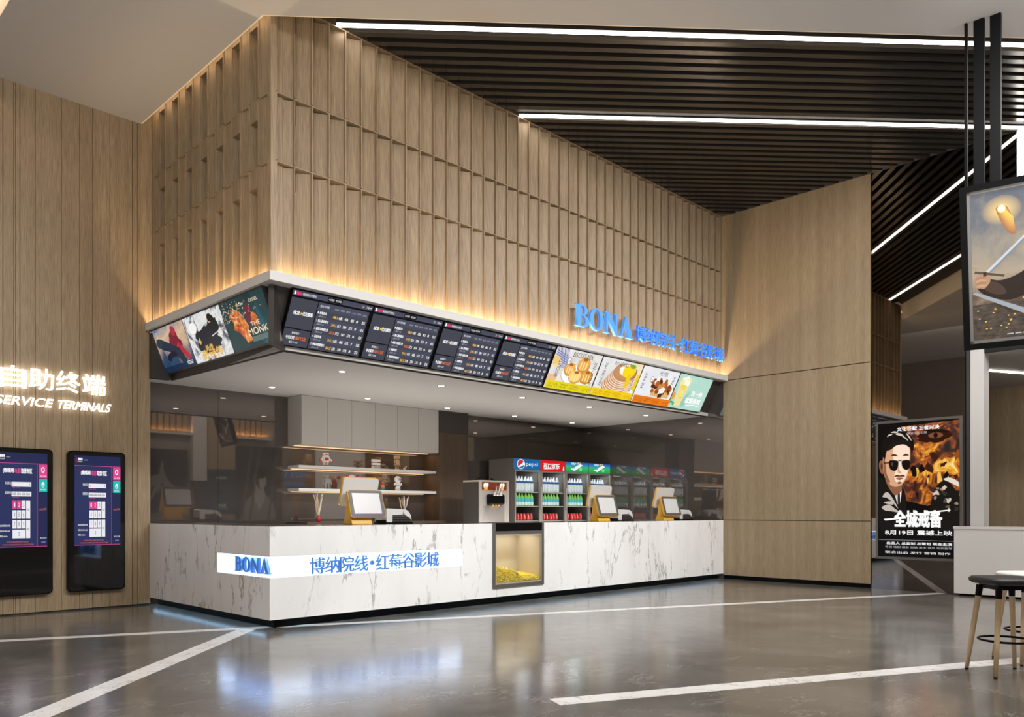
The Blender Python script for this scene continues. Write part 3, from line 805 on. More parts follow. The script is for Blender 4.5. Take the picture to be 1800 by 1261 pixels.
CRM = em('#ecd9b4', 1); p.t('THE', .62, .38, .085, CRM, w=.2); p.t('MONK', .52, .22, .13, CRM, w=.44, bold=.01)
p.t('VINCENT', .42, .82, .05, CRM, w=.18); p.t('CASSEL', .72, .82, .06, CRM, w=.2)
for k in range(6): p.rect(.56, .09 + k * .017, .95, .098 + k * .017, em('#7d8f86', 1))
p.t('A FILM', .78, .68, .03, em('#c98a4a', 1), w=.06)
p.build('display', t)

# ------------------------------------------------------------------ big poster on the mirror wall
t = thing('poster_lightbox', 'lit action film poster of a man in sunglasses, on the mirror wall', 'poster', (9.215, -2.836, .538), (0, 0, -PI / 2))
W, H = 1.2, 2.14
m = MB(); m.box(-.04, 0, -.04, W + .04, .035, H + .04, GREYM); m.build('frame', t)
p = Panel(W, H); p.rect(0, 0, 1, 1, em('#060404', 1))
p.poly([(.3, .97), (1, .99), (1, .45), (.62, .38), (.35, .42), (.3, .6)], art('blaze_print', [(.34, '#0c0503'), (.44, '#4a1a08'), (.52, '#b0560f'), (.60, '#e8a01c'), (.68, '#f7d878'), (.8, '#f7f0d8')], 4.0, 1.2, 7))
p.ell(.70, .885, .20, .045, em('#2a0f06', 1), wob=.15); p.ell(.72, .89, .09, .02, em('#7a4a30', 1)); p.ell(.72, .89, .026, .019, em('#120806', 1)); p.spl([(.52, .9), (.62, .935), (.8, .93), (.92, .9), (.8, .915), (.64, .915)], em('#160804', 1))
rr = random.Random(21)
for k in range(26): p.ell(rr.uniform(.45, .98), rr.uniform(.45, .75), rr.uniform(.01, .05), rr.uniform(.01, .05), em(rr.choice(['#1a0a05', '#3a1809', '#e8b04a', '#8a4a18', '#0c0604']), 1), wob=.4, n=9, seed=k, rot=rr.uniform(0, 3))
SK, SK2, SKD, SKS = em('#ecd2bb', 1.05), em('#cf9f7c', 1), em('#8a5a40', 1), em('#53301f', 1)
p.spl([(0, .56), (.1, .58), (.2, .57), (.3, .54), (.36, .44), (.36, .3), (.3, .22), (0, .22)], em('#14100e', 1))
p.spl([(.17, .60), (.26, .56), (.31, .58), (.30, .46), (.27, .38), (.22, .46)], em('#cfc8c0', 1)); p.spl([(.24, .56), (.28, .54), (.3, .46), (.27, .4), (.25, .48)], em('#f2eee8', 1)); p.spl([(.26, .5), (.28, .5), (.285, .4), (.265, .36), (.255, .42)], em('#1c1a1c', 1))
for q in ([(.06, .45), (.12, .485), (.2, .43), (.26, .36), (.2, .4), (.12, .44)], [(.05, .37), (.14, .39), (.22, .36), (.28, .33), (.18, .34), (.1, .345)], [(.08, .41), (.17, .415), (.2, .39), (.12, .395)]): p.spl(q, em('#b9b0a6', 1))
p.spl([(.10, .58), (.2, .54), (.3, .54), (.3, .49), (.22, .46), (.14, .52)], SKD)
p.spl([(.03, .72), (.015, .69), (.03, .64), (.065, .62), (.09, .66), (.08, .72)], SKD); p.ell(.05, .68, .014, .025, SKS)
p.spl([(.075, .78), (.07, .66), (.10, .585), (.17, .535), (.24, .522), (.32, .545), (.375, .60), (.405, .68), (.415, .76), (.40, .83), (.3, .86), (.16, .84)], SK2)
p.spl([(.21, .83), (.20, .74), (.235, .66), (.21, .60), (.25, .55), (.32, .56), (.37, .61), (.395, .69), (.405, .77), (.39, .825), (.3, .85)], SK)
p.spl([(.075, .76), (.10, .70), (.115, .62), (.16, .56), (.12, .565), (.085, .62), (.07, .69)], SKD)
p.spl([(.05, .78), (.045, .84), (.09, .90), (.17, .945), (.27, .95), (.37, .925), (.44, .88), (.46, .82), (.435, .77), (.415, .80), (.38, .85), (.28, .865), (.17, .84), (.115, .79), (.09, .73)], em('#110c0a', 1))
for q in ([(.17, .93), (.22, .938), (.27, .92), (.22, .925)], [(.23, .915), (.29, .92), (.34, .895), (.3, .9)], [(.31, .90), (.36, .885), (.39, .86), (.35, .878)], [(.36, .92), (.41, .89), (.43, .86), (.40, .88)], [(.12, .9), (.15, .918), (.19, .915), (.16, .908)]): p.spl(q, em('#c9bfb0', 1))
p.spl([(.10, .80), (.2, .855), (.3, .868), (.4, .85), (.41, .81), (.34, .835), (.24, .83), (.16, .80)], em('#1a1310', 1))
p.spl([(.145, .715), (.2, .722), (.262, .712), (.26, .67), (.235, .645), (.19, .645), (.155, .665)], em('#0b0807', 1)); p.spl([(.31, .712), (.37, .72), (.41, .712), (.41, .67), (.385, .648), (.345, .65), (.315, .67)], em('#0b0807', 1))
p.spl([(.255, .712), (.285, .722), (.315, .712), (.285, .714)], em('#0b0807', 1)); p.rect(.075, .70, .15, .708, em('#1a1412', 1)); p.spl([(.17, .70), (.2, .705), (.19, .675)], em('#4a3a34', 1))
p.spl([(.17, .755), (.21, .768), (.26, .752), (.21, .752)], SKS); p.spl([(.32, .752), (.36, .766), (.40, .752), (.36, .75)], SKS)
p.spl([(.265, .68), (.255, .635), (.275, .622), (.305, .622), (.295, .64), (.285, .64)], SK2)
p.spl([(.21, .598), (.25, .612), (.285, .606), (.32, .612), (.35, .598), (.285, .597)], SKS); p.spl([(.235, .585), (.28, .592), (.33, .585), (.28, .572)], em('#a05a4c', 1)); p.ell(.28, .552, .028, .009, SKD)
p.spl([(.66, .36), (.70, .48), (.78, .55), (.88, .55), (.96, .49), (1, .46), (1, .2), (.62, .24)], em('#15110e', 1))
for k in range(16): p.ell(rr.uniform(.68, .98), rr.uniform(.34, .52), rr.uniform(.01, .035), rr.uniform(.006, .02), em(rr.choice(['#5a5048', '#8a7c6c', '#322a24', '#c9bba8']), 1), wob=.4, n=8, seed=k)
p.spl([(.82, .57), (.9, .58), (1, .545), (1, .515), (.9, .545)], em('#d9cfc4', 1))
p.t('文化巨献 王者对决', .25, .935, .03, TW, w=.52, bold=.02); p.t('联合出品 公映', .38, .905, .02, TG2, w=.24)
p.t('全城戒备', .22, .225, .12, TW, w=.58, bold=.03); p.poly([(.1, .27), (.35, .285), (.35, .295), (.08, .282)], TW); p.poly([(.6, .32), (.9, .345), (.9, .352), (.6, .335)], TW)
p.t('8月19日 震撼上映', .1, .165, .035, TW, w=.82, bold=.02); p.rect(.02, .125, .98, .127, TG2); p.t('出品人 总监制 总策划 联合主演', .12, .092, .02, TW, w=.8, bold=.02)
p.t('导演 编剧 摄影 剪辑 美术 音乐 动作指导', .1, .066, .016, TG2, w=.82); p.t('联合出品 发行 营销 制作', .1, .025, .018, TW, w=.8)
p.build('display', t)

# hanging tilted sign
B = Vector((5.7177, -5.0813, 3.0593)); T = Vector((5.2607, -5.1596, 4.7273)); u = Vector((.16903, -.98561, 0))
zv = (T - B).normalized(); yv = zv.cross(u).normalized()
H = (T - B).length; W = 1.25
t = thing('hanging_poster_lightbox', 'tilted black framed poster of a swordsman hung from the ceiling', 'poster')
mw = Matrix((( u.x, yv.x, zv.x, B.x), (u.y, yv.y, zv.y, B.y), (u.z, yv.z, zv.z, B.z), (0, 0, 0, 1)))
t.matrix_world = mw
m = MB()
fw = .065
for a, b, c_, d_ in ((0, 0, fw, H), (W - fw, 0, W, H), (fw, 0, W - fw, fw), (fw, H - fw, W - fw, H)): m.box(a, -.02, b, c_, .09, d_, BLACK)
m.build('frame', t)
m = MB(); m.box(fw, .03, fw, W - fw, .08, H - fw, GREYD)
for a, b, c_, d_ in ((fw, fw, fw + .03, H - fw), (W - fw - .03, fw, W - fw, H - fw), (fw, fw, W - fw, fw + .03), (fw, H - fw - .03, W - fw, H - fw)): m.box(a, -.002, b, c_, .03, d_, GREYM)
m.build('inner_frame', t)
iw, ih = W - 2 * fw - .06, H - 2 * fw - .06
p = Panel(iw, ih); p.rect(0, 0, 1, 1, art('smoke_print', [(.22, '#3a2c20'), (.36, '#6e5844'), (.48, '#b8a48c'), (.58, '#a39888'), (.72, '#6b6f78'), (.9, '#585e6a')], 3.2, .8, 6, axis=(2, 0, ih), fac=.45))
def hexmix(a, b, t): return '#' + ''.join('%02x' % round(int(a[k:k + 2], 16) * (1 - t) + int(b[k:k + 2], 16) * t) for k in (1, 3, 5))
for k in range(14):
    q = k / 13; p.ell(.27, .865, .15 * (1 - q) + .02, .085 * (1 - q) + .012, em(hexmix('#8a8078', '#f0cc84', q ** .8), 1), n=32)
for k in range(10):
    q = k / 9; a_ = .05 * (1 - q * .75); p.spl([(.27 - a_, .88), (.27 + a_, .88), (.36 + a_ * .6, .71 + .1 * q), (.34 - a_ * .4, .72 + .1 * q)], em(hexmix('#a8704e', '#f8c860', q), 1), 4)
p.ell(.27, .875, .035, .026, em('#ffe9a8', 1.2)); p.ell(.27, .878, .02, .016, em('#fffbe8', 1.4))
p.rect(0, 0, 1, .25, art('brick_print', [(.35, '#2a2018'), (.55, '#4f4030'), (.75, '#6a5846')], 14, .2, stretch=(1, 1, 2.5)))
rr = random.Random(4)
for k in range(26): p.ell(rr.uniform(.02, .6), rr.uniform(.05, .3), .01, .004, em('#f2b860', 1.1), n=6)
ARM = art('mail_print', [(.4, '#17130f'), (.6, '#4a3f34')], 40, 0); LTH = em('#2c211a', 1)
p.spl([(.58, .3), (.6, .5), (.66, .62), (.8, .665), (1.02, .62), (1.02, .0), (.66, .02)], ARM)
p.spl([(.64, .58), (.72, .48), (.56, .33), (.34, .26), (.12, .31), (.04, .38), (.10, .43), (.26, .40), (.46, .45)], LTH); p.spl([(.12, .41), (.24, .38), (.3, .31), (.2, .31), (.1, .36)], em('#4a382c', 1))
p.spl([(.66, .56), (.8, .57), (1.02, .54), (1.02, .2), (.72, .22), (.66, .36)], em('#1e1b1c', 1))
for k in range(7): p.rect(.68, .26 + k * .04, 1, .264 + k * .04, em('#3a342e', 1))
p.spl([(.80, .66), (.85, .66), (.93, .42), (.88, .40)], em('#5a4a3a', 1)); p.spl([(.86, .6), (.98, .6), (1.0, .66), (.86, .66)], em('#8a654c', 1))
p.spl([(.79, .80), (.785, .73), (.81, .66), (.87, .62), (.95, .62), (1.01, .65), (1.02, .82), (.9, .85)], em('#b58e72', 1)); p.spl([(.79, .78), (.80, .70), (.84, .64), (.88, .62), (.85, .70), (.84, .78)], em('#8a654c', 1))
p.spl([(.755, .80), (.77, .86), (.84, .90), (.93, .905), (1.02, .90), (1.02, .82), (.95, .835), (.88, .83), (.82, .82), (.80, .765), (.775, .75)], em('#1b1512', 1))
p.spl([(.82, .768), (.86, .776), (.905, .76), (.86, .76)], em('#2a1c14', 1)); p.spl([(.94, .762), (.98, .775), (1.0, .77), (.97, .757)], em('#2a1c14', 1)); p.ell(.87, .745, .022, .007, em('#1a120c', 1)); p.ell(.97, .745, .02, .007, em('#1a120c', 1)); p.spl([(.925, .745), (.905, .705), (.92, .695), (.95, .698)], em('#8f6a50', 1))
p.spl([(.86, .683), (.91, .695), (.96, .69), (1.0, .68), (.93, .675)], em('#2a1c14', 1)); p.spl([(.88, .668), (.93, .672), (.97, .666), (.92, .658)], em('#7a4a40', 1))
BLD, BLS = em('#c2c6cc', 1), em('#7e858e', 1)
p.poly([(.12, .47), (.17, .46), (1.0, 1.0), (.97, 1.0)], BLS); p.poly([(.12, .47), (.15, .465), (.985, 1.0), (.97, 1.0)], BLD); p.poly([(.02, .47), (.28, .42), (.29, .435), (.03, .485)], em('#5a4a3c', 1)); p.ell(.09, .41, .07, .05, em('#b08a6c', 1), wob=.08); p.rect(.1, .44, .13, .47, em('#3a2c20', 1))
p.poly([(.0, .33), (.03, .34), (.52, .17), (.49, .14)], em('#9aa0a8', 1)); p.poly([(.45, .18), (.62, .06), (.68, .1), (.5, .2)], em('#4a3826', 1)); p.ell(.72, .1, .09, .06, em('#8a6a50', 1), wob=.1); p.poly([(.75, .08), (1, .2), (1, .17), (.78, .06)], em('#aab0b6', 1))
for k in range(5): p.rect(.3 + .07 * k, .022, .355 + .07 * k, .03, TG2)
for k in range(4): p.spl([(.035 + .004 * k, .435 - .018 * k), (.08, .442 - .018 * k), (.125, .432 - .016 * k), (.12, .422 - .016 * k), (.08, .428 - .018 * k), (.04, .424 - .018 * k)], em('#c29a7a' if k % 2 else '#a57e60', 1))
o = p.build('display', t); o.location = (fw + .03, .028, fw + .03)
m = MB()
for s0_, s1_ in ((.055, .075),): m.box(s0_, .02, H, s1_, .04, H + .01, BLACK)
m.build('bracket', t)
zt = 6.9; HANG = pm('hanger_black', '#040404', .5, spec=.1)
for k, (s_, hw) in enumerate(((.064, .012), (.185, .05), (.335, .05))):
    top = T + u * s_
    m = MB(); m.box(top.x - .012, top.y - hw, T.z - .01, top.x + .03, top.y + hw, zt, HANG)
    o = m.build('hanger'); o.parent = t; o.matrix_parent_inverse = mw.inverted()

# ------------------------------------------------------------------ kiosks
KN, KD = em('#2b335e', .85), em('#232a52', .85)
KP, KT, KW, KO = em('#d8488c', .9), em('#22b8b0', .9), em('#e4e4ea', .95), em('#d8704a', .9)
def kiosk_screen():
    p = Panel(.553, 1.145); p.rect(0, 0, 1, 1, KD); p.rect(.01, .01, .80, .885, KN)
    p.rect(.005, .885, .995, .89, KP); p.rect(.80, .005, .806, .885, KP); p.rect(.005, .003, .995, .008, KP)
    p.ell(.055, .945, .03, .028, em('#7a2440', 1)); p.t('蜘蛛网', .08, .945, .03, TW, w=.09, bold=.02); p.t('SPIDER', .08, .925, .012, TW, w=.09); p.t('自助取票', .2, .945, .012, TG2, w=.08)
    p.t('(蜘蛛网', .14, .78, .055, TW, w=.2, bold=.015); p.t('电影', .36, .78, .055, KP, w=.115, bold=.015); p.t('取票专区', .485, .78, .055, TW, w=.21, bold=.015)
    p.t('手机号码', .175, .66, .03, TW, w=.115); p.rect(.3, .64, .68, .69, KW); p.t('13', .32, .65, .028, KP, w=.03); p.t('X', .64, .65, .028, TXB, w=.02); p.t('请输入手机号', .32, .622, .013, KP, w=.14)
    p.t('取票密码', .175, .56, .03, TW, w=.115); p.rect(.3, .538, .68, .588, KW); p.t('4686 6846 6068 6666', .315, .55, .028, TXB, w=.34); p.t('请输入密码', .32, .52, .013, KP, w=.12)
    ks = [('1', 0, 0, KP, TW), ('2', 1, 0, KP, TW), ('3', 2, 0, KW, TXB), ('4', 0, 1, KW, TXB), ('5', 1, 1, KW, TXB), ('6', 2, 1, KW, TXB), ('7', 0, 2, KW, TXB), ('8', 1, 2, KW, TXB), ('9', 2, 2, KW, TXB)]
    for s, i, j, mm, tm in ks:
        x0, y0 = .315 + i * .087, .405 - j * .103
        p.rect(x0, y0, x0 + .078, y0 + .088, mm); p.t(s, x0 + .028, y0 + .022, .044, tm, w=.022)
    p.rect(.315, .095, .567, .187, KW); p.t('0', .43, .118, .044, TXB, w=.024)
    p.rect(.576, .302, .655, .493, KW); p.t('删除', .59, .385, .024, TXB, w=.05); p.rect(.576, .095, .655, .288, KW); p.t('确定', .59, .18, .024, TXB, w=.05)
    for j, s in enumerate(('自助取票服务说明', '电话400-806-6060', '微信 zhizhu')): p.t(s, .07, .218 - j * .055, .022, TW, w=.2 if j < 2 else .15)
    p.t('请于影片开场前领取影票并核对场次信息', .2, .05, .014, KO, w=.42); p.t('凭手机号码与取票密码领取 影票一经打印 恕不退换', .12, .022, .014, KO, w=.6)
    p.rect(.825, .735, .99, .88, KP); p.ell(.905, .825, .035, .03, TW); p.ell(.905, .825, .018, .02, KP); p.t('会员卡取票', .85, .75, .014, TW, w=.12)
    p.rect(.825, .59, .99, .725, KT); p.ell(.905, .665, .03, .03, TW); p.rect(.895, .64, .915, .67, KT); p.t('团购取票', .855, .605, .014, TW, w=.1)
    p.t('欢迎光临', .835, .385, .022, KO, w=.14, rot=.15)
    p.t('关注公众号', .845, .085, .018, TW, w=.13); p.t('扫码取票', .87, .04, .016, em('#8fa8e0', 1), w=.08)
    return p
def kiosk(x, label):
    t = thing('ticket_kiosk', label, 'ticket machine', (x, 3.3, .243), group='ticket kiosks on the oak wall')
    m = MB(); W, H, r = .686, 1.787, .05
    pts = arc(W - r, r, r, r, -90, 0, 6) + arc(W - r, H - r, r, r, 0, 90, 6) + arc(r, H - r, r, r, 90, 180, 6) + arc(r, r, r, r, 180, 270, 6)
    m.prism(pts, -.075, -.002, BLACK, 'xz'); m.build('casing', t)
    m = MB(); pts = [(a * .965 + W * .0175, b * .985 + H * .0075) for a, b in pts]; m.prism(pts, -.08, -.075, BLACKG, 'xz'); m.build('glass_front', t)
    return t
t1 = kiosk(-1.022, 'wall ticket kiosk nearer the counter, upright black touch screen')
s1 = kiosk_screen().build('touch_screen', t1); s1.location = (.071, -.081, .585)
t2 = dup(t1, (-1.88, 3.3, .243), 'wall ticket kiosk cut off by the left picture edge')

# ------------------------------------------------------------------ downlights
t0 = thing('downlight', 'x', 'downlight', (1.606, 1.083, 3.08), group='downlights in the serving area ceiling')
m = MB(); m.lathe([(.062, -.006), (.062, .004)], WHITE, 20, caps=False); m.lathe([(.062, -.006), (.045, -.003)], BLACK, 20, caps=False); m.build('trim_ring', t0)
m = MB(); m.lathe([(.044, -.0045), (.044, -.002)], LAMP, 20); m.build('lens', t0)
t0['label'] = 'front row downlight nearest the counter corner'
names = {(1, 0): 'front row downlight, second from the counter corner', (2, 0): 'front row downlight above the middle of the counter', (3, 0): 'front row downlight, fourth from the counter corner', (4, 0): 'front row downlight nearest the right oak wall',
         (0, 1): 'rear row downlight left of the white wall cabinets', (1, 1): 'rear row downlight before the middle of the white wall cabinets', (2, 1): 'rear row downlight at the right end of the white wall cabinets', (3, 1): 'rear row downlight above the left drink coolers', (4, 1): 'rear row downlight above the right drink coolers'}
for (i, j), nm in names.items(): dup(t0, (1.606 + 1.675 * i, 1.083 if j == 0 else 2.92, 3.08), nm)

# ------------------------------------------------------------------ wall cabinets and shelves
c0 = None
cl = ['first white wall cabinet, its side facing the dark mirror', 'second white wall cabinet, above the red and white robot', 'third white wall cabinet, left of the row middle', 'fourth white wall cabinet, above the striped stack figure', 'fifth white wall cabinet, above the wooden robot', 'sixth white wall cabinet, next to the brown column']
cw = .4605
for k in range(6):
    loc = (2.303 + k * cw, 3.285, 2.31)
    if c0 is None:
        c0 = thing('wall_cabinet', cl[0], 'cabinet', loc, group='white wall cabinets')
        m = MB(); m.box(.0, .02, 0, cw - .001, .42, .765, CABW); m.build('carcass', c0)
        m = MB(); m.box(.002, 0, .004, cw - .003, .019, .765, CABW); m.build('door', c0)
    else: dup(c0, loc, cl[k])
for k, (z, nm) in enumerate(((1.945, 'upper white display shelf with red and white robot'), (1.58, 'lower white display shelf with grey and white robots'))):
    t = thing('display_shelf', nm, 'shelf', (2.30, 3.36, z))
    m = MB(); m.box(0, 0, 0, 2.77, .345, .046, WHITE); m.build('board', t)
    m = MB(); m.box(.03, .28, -.012, 2.7, .31, -.001, LEDW); m.build('light_strip', t)
t = thing('cabinet_light_strip', 'warm light strip under the white wall cabinets', 'light', (2.33, 3.55, 2.2975)); m = MB(); m.box(0, 0, 0, 2.7, .03, .012, LEDW); m.build('diffuser', t)
for z in (2.29, 1.925, 1.56): area('shelf_lamp', (3.66, 3.55, z), (2.7, .05), 3.2, '#ffcf96')
m = MB(); m.box(2.3, 3.1, 0, 5.06, 3.7, 1.06, DARK); m.box(2.28, 3.08, 1.06, 5.06, 3.7, 1.1, STONEB)
tag(m.build('low_counter'), 'low dark back counter under the display shelves', 'counter')

# ------------------------------------------------------------------ figurines
RW, RR, RD = pm('toy_white', '#e4e0dc', .4), pm('toy_red', '#c23038', .4), pm('toy_dark', '#26262a', .4)
RG, RB, RO = pm('toy_grey', '#8a8886', .4), pm('toy_tan', '#b99b6e', .5), pm('toy_orange', '#e0762a', .4)
ZU, ZL = 1.991 + .001, 1.626 + .001
def fig(name, label, x, z, y=3.44, cat='figurine'): return thing(name, label, cat, (x, y, z))
def bx(t, nm, *a):
    mb = MB()
    for b in a: mb.box(*b)
    return mb.build(nm, t, bevel=.004)
t = fig('robot_figurine', 'red and white toy robot on the upper shelf', 2.83, ZU)
bx(t, 'head', (-.04, -.03, .165, .04, .03, .22, RW), (-.03, -.034, .18, .03, -.03, .2, RR)); bx(t, 'torso', (-.05, -.035, .075, .05, .035, .16, RW), (-.035, -.039, .09, .035, -.035, .14, RR))
for s in (-1, 1):
    m = MB(); m.tube([(s * .05, 0, .145), (s * .078, -.01, .11), (s * .11, -.02, .09)], .013, RW, 8); m.ball((s * .115, -.02, .09), .018, RR); m.build('arm', t)
    bx(t, 'leg', (s * .028 - .016, -.02, .012, s * .028 + .016, .02, .075, RW), (s * .028 - .022, -.035, 0, s * .028 + .022, .025, .014, RR))
t = fig('stacked_block_figurine', 'white striped block toy in the middle of the upper shelf', 3.81, ZU)
for z0 in (0, .058, .116): bx(t, 'block', (-.075, -.03, z0, .075, .03, z0 + .04, RW))
bx(t, 'spacer', (-.022, -.02, .0405, .022, .02, .0575, RG)); bx(t, 'spacer', (-.022, -.02, .0985, .022, .02, .1155, RG))
t = fig('wooden_robot_figurine', 'tan wooden toy robot at the right of the upper shelf', 4.25, ZU)
bx(t, 'head', (-.042, -.035, .185, .042, .035, .245, RB)); bx(t, 'torso', (-.035, -.03, .085, .035, .03, .175, RB), (-.01, -.01, .17, .01, .01, .19, RG))
for s in (-1, 1):
    m = MB(); m.tube([(s * .036, 0, .165), (s * .055, -.005, .12), (s * .05, -.01, .07)], .012, RB, 8); m.build('arm', t)
    bx(t, 'leg', (s * .02 - .011, -.012, .01, s * .02 + .011, .012, .085, RB), (s * .02 - .016, -.025, 0, s * .02 + .016, .016, .012, RW))
t = fig('white_bird_figurine', 'tiny white figurine at the far right of the upper shelf', 4.42, ZU)
m = MB(); m.ball((0, 0, .02), (.03, .018, .019), RW); m.tube([(.015, 0, .03), (.03, 0, .055)], [.012, .007], RW, 8); m.ball((.034, 0, .06), .011, RW); m.build('body', t)
t = fig('grey_robot_figurine', 'grey metal toy robot at the left of the lower shelf', 2.845, ZL)
bx(t, 'torso', (-.05, -.035, .085, .05, .035, .175, RG)); m = MB(); m.lathe([(.045, .18), (.047, .215), (.035, .24), (.01, .252)], RG, 16); m.build('head', t)
for s in (-1, 1):
    m = MB(); m.tube([(s * .05, 0, .16), (s * .07, -.01, .12), (s * .07, -.03, .075)], .013, RG, 8); m.build('arm', t)
    bx(t, 'leg', (s * .026 - .014, -.018, 0, s * .026 + .014, .02, .085, RG))
t = fig('red_yellow_toy_figurine', 'white toy with red hands showing above the big terminal', 3.33, ZL)
m = MB(); m.ball((0, 0, .20), (.06, .04, .045), RW); m.ball((0, -.035, .19), (.02, .02, .015), pm('toy_yellow', '#e6b422', .4)); m.build('head', t)
m = MB(); m.lathe([(.03, 0), (.05, .03), (.055, .1), (.035, .16)], RR, 16); m.build('body', t)
for s in (-1, 1): m = MB(); m.tube([(s * .05, 0, .12), (s * .09, 0, .17), (s * .1, 0, .2)], .013, RW, 8); m.ball((s * .1, -.005, .215), .03, RR); m.build('arm', t)
t = fig('small_block_figurine', 'small orange and teal block toy right of the big terminal', 3.95, ZL)
bx(t, 'body', (-.03, -.02, 0, .03, .02, .05, pm('toy_teal', '#3f8f8a', .4)), (-.028, -.02, .05, .028, .02, .09, RO)); m = MB(); m.ball((0, 0, .115), .027, RR); m.build('head', t)
t = fig('white_robot_figurine', 'round headed white toy robot at the right of the lower shelf', 4.27, ZL)
m = MB(); m.ball((0, 0, .19), (.062, .058, .062), RW); m.build('head', t)
m = MB(); m.ball((.005, -.035, .188), (.036, .03, .032), pm('toy_visor', '#8fa3b8', .1, .6)); m.build('visor', t)
m = MB(); m.lathe([(.03, .05), (.05, .07), (.052, .11), (.03, .135)], RW, 16); m.lathe([(.052, .075), (.052, .085)], RD, 16); m.build('torso', t)
for s in (-1, 1):
    m = MB(); m.ball((s * .06, -.005, .105), (.022, .025, .03), RW); m.ball((s * .066, -.02, .075), .017, RD); m.build('arm', t)
    m = MB(); m.lathe([(.022, 0), (.026, .02), (.02, .06)], RW, 12, s * .026, 0); m.build('leg', t)
# dried branches in vases on the back counter
def branch(label, x, y, tall, red):
    t = thing('dried_branch_vase', label, 'plant', (x, y, 1.101))
    DR = pm('dried_branch', '#c9b596', .7); VM = RR if red else RW
    m = MB(); m.lathe([(.03, 0), (.045, .02), (.04, .06), (.02, .09), (.022, .1)], VM, 18); m.build('vase', t)
    rr = random.Random(int(x * 100)); m = MB()
    for k in range(7):
        a = rr.uniform(0, 6.28); pts = [(0, 0, .08)]; px_, py_ = 0, 0
        for j in range(1, 6):
            px_ += math.cos(a) * .015 + rr.uniform(-.018, .018); py_ += math.sin(a) * .012; pts.append((px_, py_, .08 + tall * j / 5 * rr.uniform(.85, 1)))
        m.tube(pts, [.011, .010, .009, .008, .006, .004] if red else [.004, .004, .004, .008, .013, .004], DR if k % 3 else RW, 7)
    m.build('branches', t)
branch('twisted pale branches in a red vase on the back counter', 2.65, 3.36, .42, True)
branch('white feathery stems in a vase behind the big terminal printer', 4.40, 3.42, .36, False)

# ------------------------------------------------------------------ drink coolers
CB = pm('cooler_grey', '#8a847e', .4, .3); CBI = pm('cooler_inside', '#57524d', .5)
HB, HR, HG = em('#1466a8', .9), em('#d4181c', .95), None
def header(kind):
    p = Panel(.70, .2)
    if kind == 0:
        p.rect(0, 0, 1, 1, HB); p.ell(.26, .5, .152, .46, TW); p.ell(.26, .5, .135, .41, em('#f4f4f4', 1))
        p.poly([(.26 + .13 * math.cos(a), .5 + .40 * math.sin(a)) for a in [R(d) for d in range(38, 215, 8)]] + [(.2, .36), (.27, .5), (.33, .62)], em('#d32a34', 1))
        p.poly([(.26 + .13 * math.cos(a), .5 + .40 * math.sin(a)) for a in [R(d) for d in range(228, 350, 8)]] + [(.345, .42), (.28, .28)], HB)
        p.t('pepsi', .45, .25, .46, TW, w=.46)
    elif kind == 1:
        p.rect(0, 0, 1, 1, HR); p.t('可口可乐', .1, .22, .5, TW, w=.66, bold=.03, shear=.2); p.poly([(.12, .14), (.55, .2), (.55, .25), (.12, .2)], TW); p.poly([(.92, .05), (.975, .05), (.975, .3), (.955, .5), (.94, .5), (.92, .3)], TW)
    else:
        p.rect(0, 0, 1, 1, art('green_blue_print', [(.2, '#18a04a'), (.5, '#2fb864'), (.68, '#2a7fc0'), (.85, '#1850a8')], 2, .5, axis=(2, 0, .2), fac=.3))
        p.ell(.36, .85, .12, .12, em('#a8c8e8', 1), wob=.3, seed=3); p.ell(.66, .3, .07, .16, em('#7fd08a', 1)); p.ell(.58, .8, .09, .2, em('#f2d84a', 1))
        p.poly([(.22, .3), (.62, .86), (.76, .72), (.38, .12)], em('#e8eef0', 1)); p.t('Sprite', .31, .23, .3, em('#1a6a9a', 1), w=.36, bold=.03, rot=.46)
    return p
cool = []
XC, YC, CWd = 6.36, 2.64, .7225
cn = ['drink cooler with the blue header beside the ice cream machine', 'drink cooler with the red header', 'left drink cooler with a green header, beside the red one', 'drink cooler with a green header, against the side mirror']
for k in range(4):
    t = thing('drink_cooler', cn[k], 'cooler', (XC + k * CWd, YC, 0), group='drink coolers behind the counter')
    w = CWd - .004
    m = MB(); m.box(0, .03, 0, .025, .7, 2.255, CB); m.box(w - .025, .03, 0, w, .7, 2.255, CB); m.box(.025, .66, 0, w - .025, .7, 2.255, CBI); m.box(.025, .03, 2.05, w - .025, .66, 2.255, CB); m.box(.025, .03, 0, w - .025, .66, .95, CB)
    m.box(.025, .06, .95, .03, .66, 2.05, CBI); m.box(w - .03, .06, .95, w - .025, .66, 2.05, CBI)
    m.build('cabinet', t)
    o = header(min(k, 2)).build('header_panel', t); o.location = (.008, .028, 2.053)
    d = MB()
    for a, b, c_, e_ in ((0, .95, .03, 2.045), (w - .05, .95, w, 2.045), (.03, 2.015, w - .05, 2.045), (.03, .95, w - .05, .98)): d.box(a, 0, b, c_, .028, e_, CB)
    dd = d.build('door', t)
    m = MB(); m.box(.03, .012, .98, w - .05, .016, 2.015, GLASS); m.build('glass_pane', dd)
    m = MB(); m.box(w - .035, -.03, 1.3, w - .02, -.018, 1.75, STEEL); m.box(w - .035, -.03, 1.3, w - .02, 0, 1.315, STEEL); m.box(w - .035, -.03, 1.735, w - .02, 0, 1.75, STEEL); m.build('handle', dd)
    for z in (1.632, 1.369, 1.09):
        m = MB(); m.box(.032, .036, z - .014, w - .032, .65, z, pm('shelf_wire', '#b8b2a8', .4)); m.build('shelf', t)
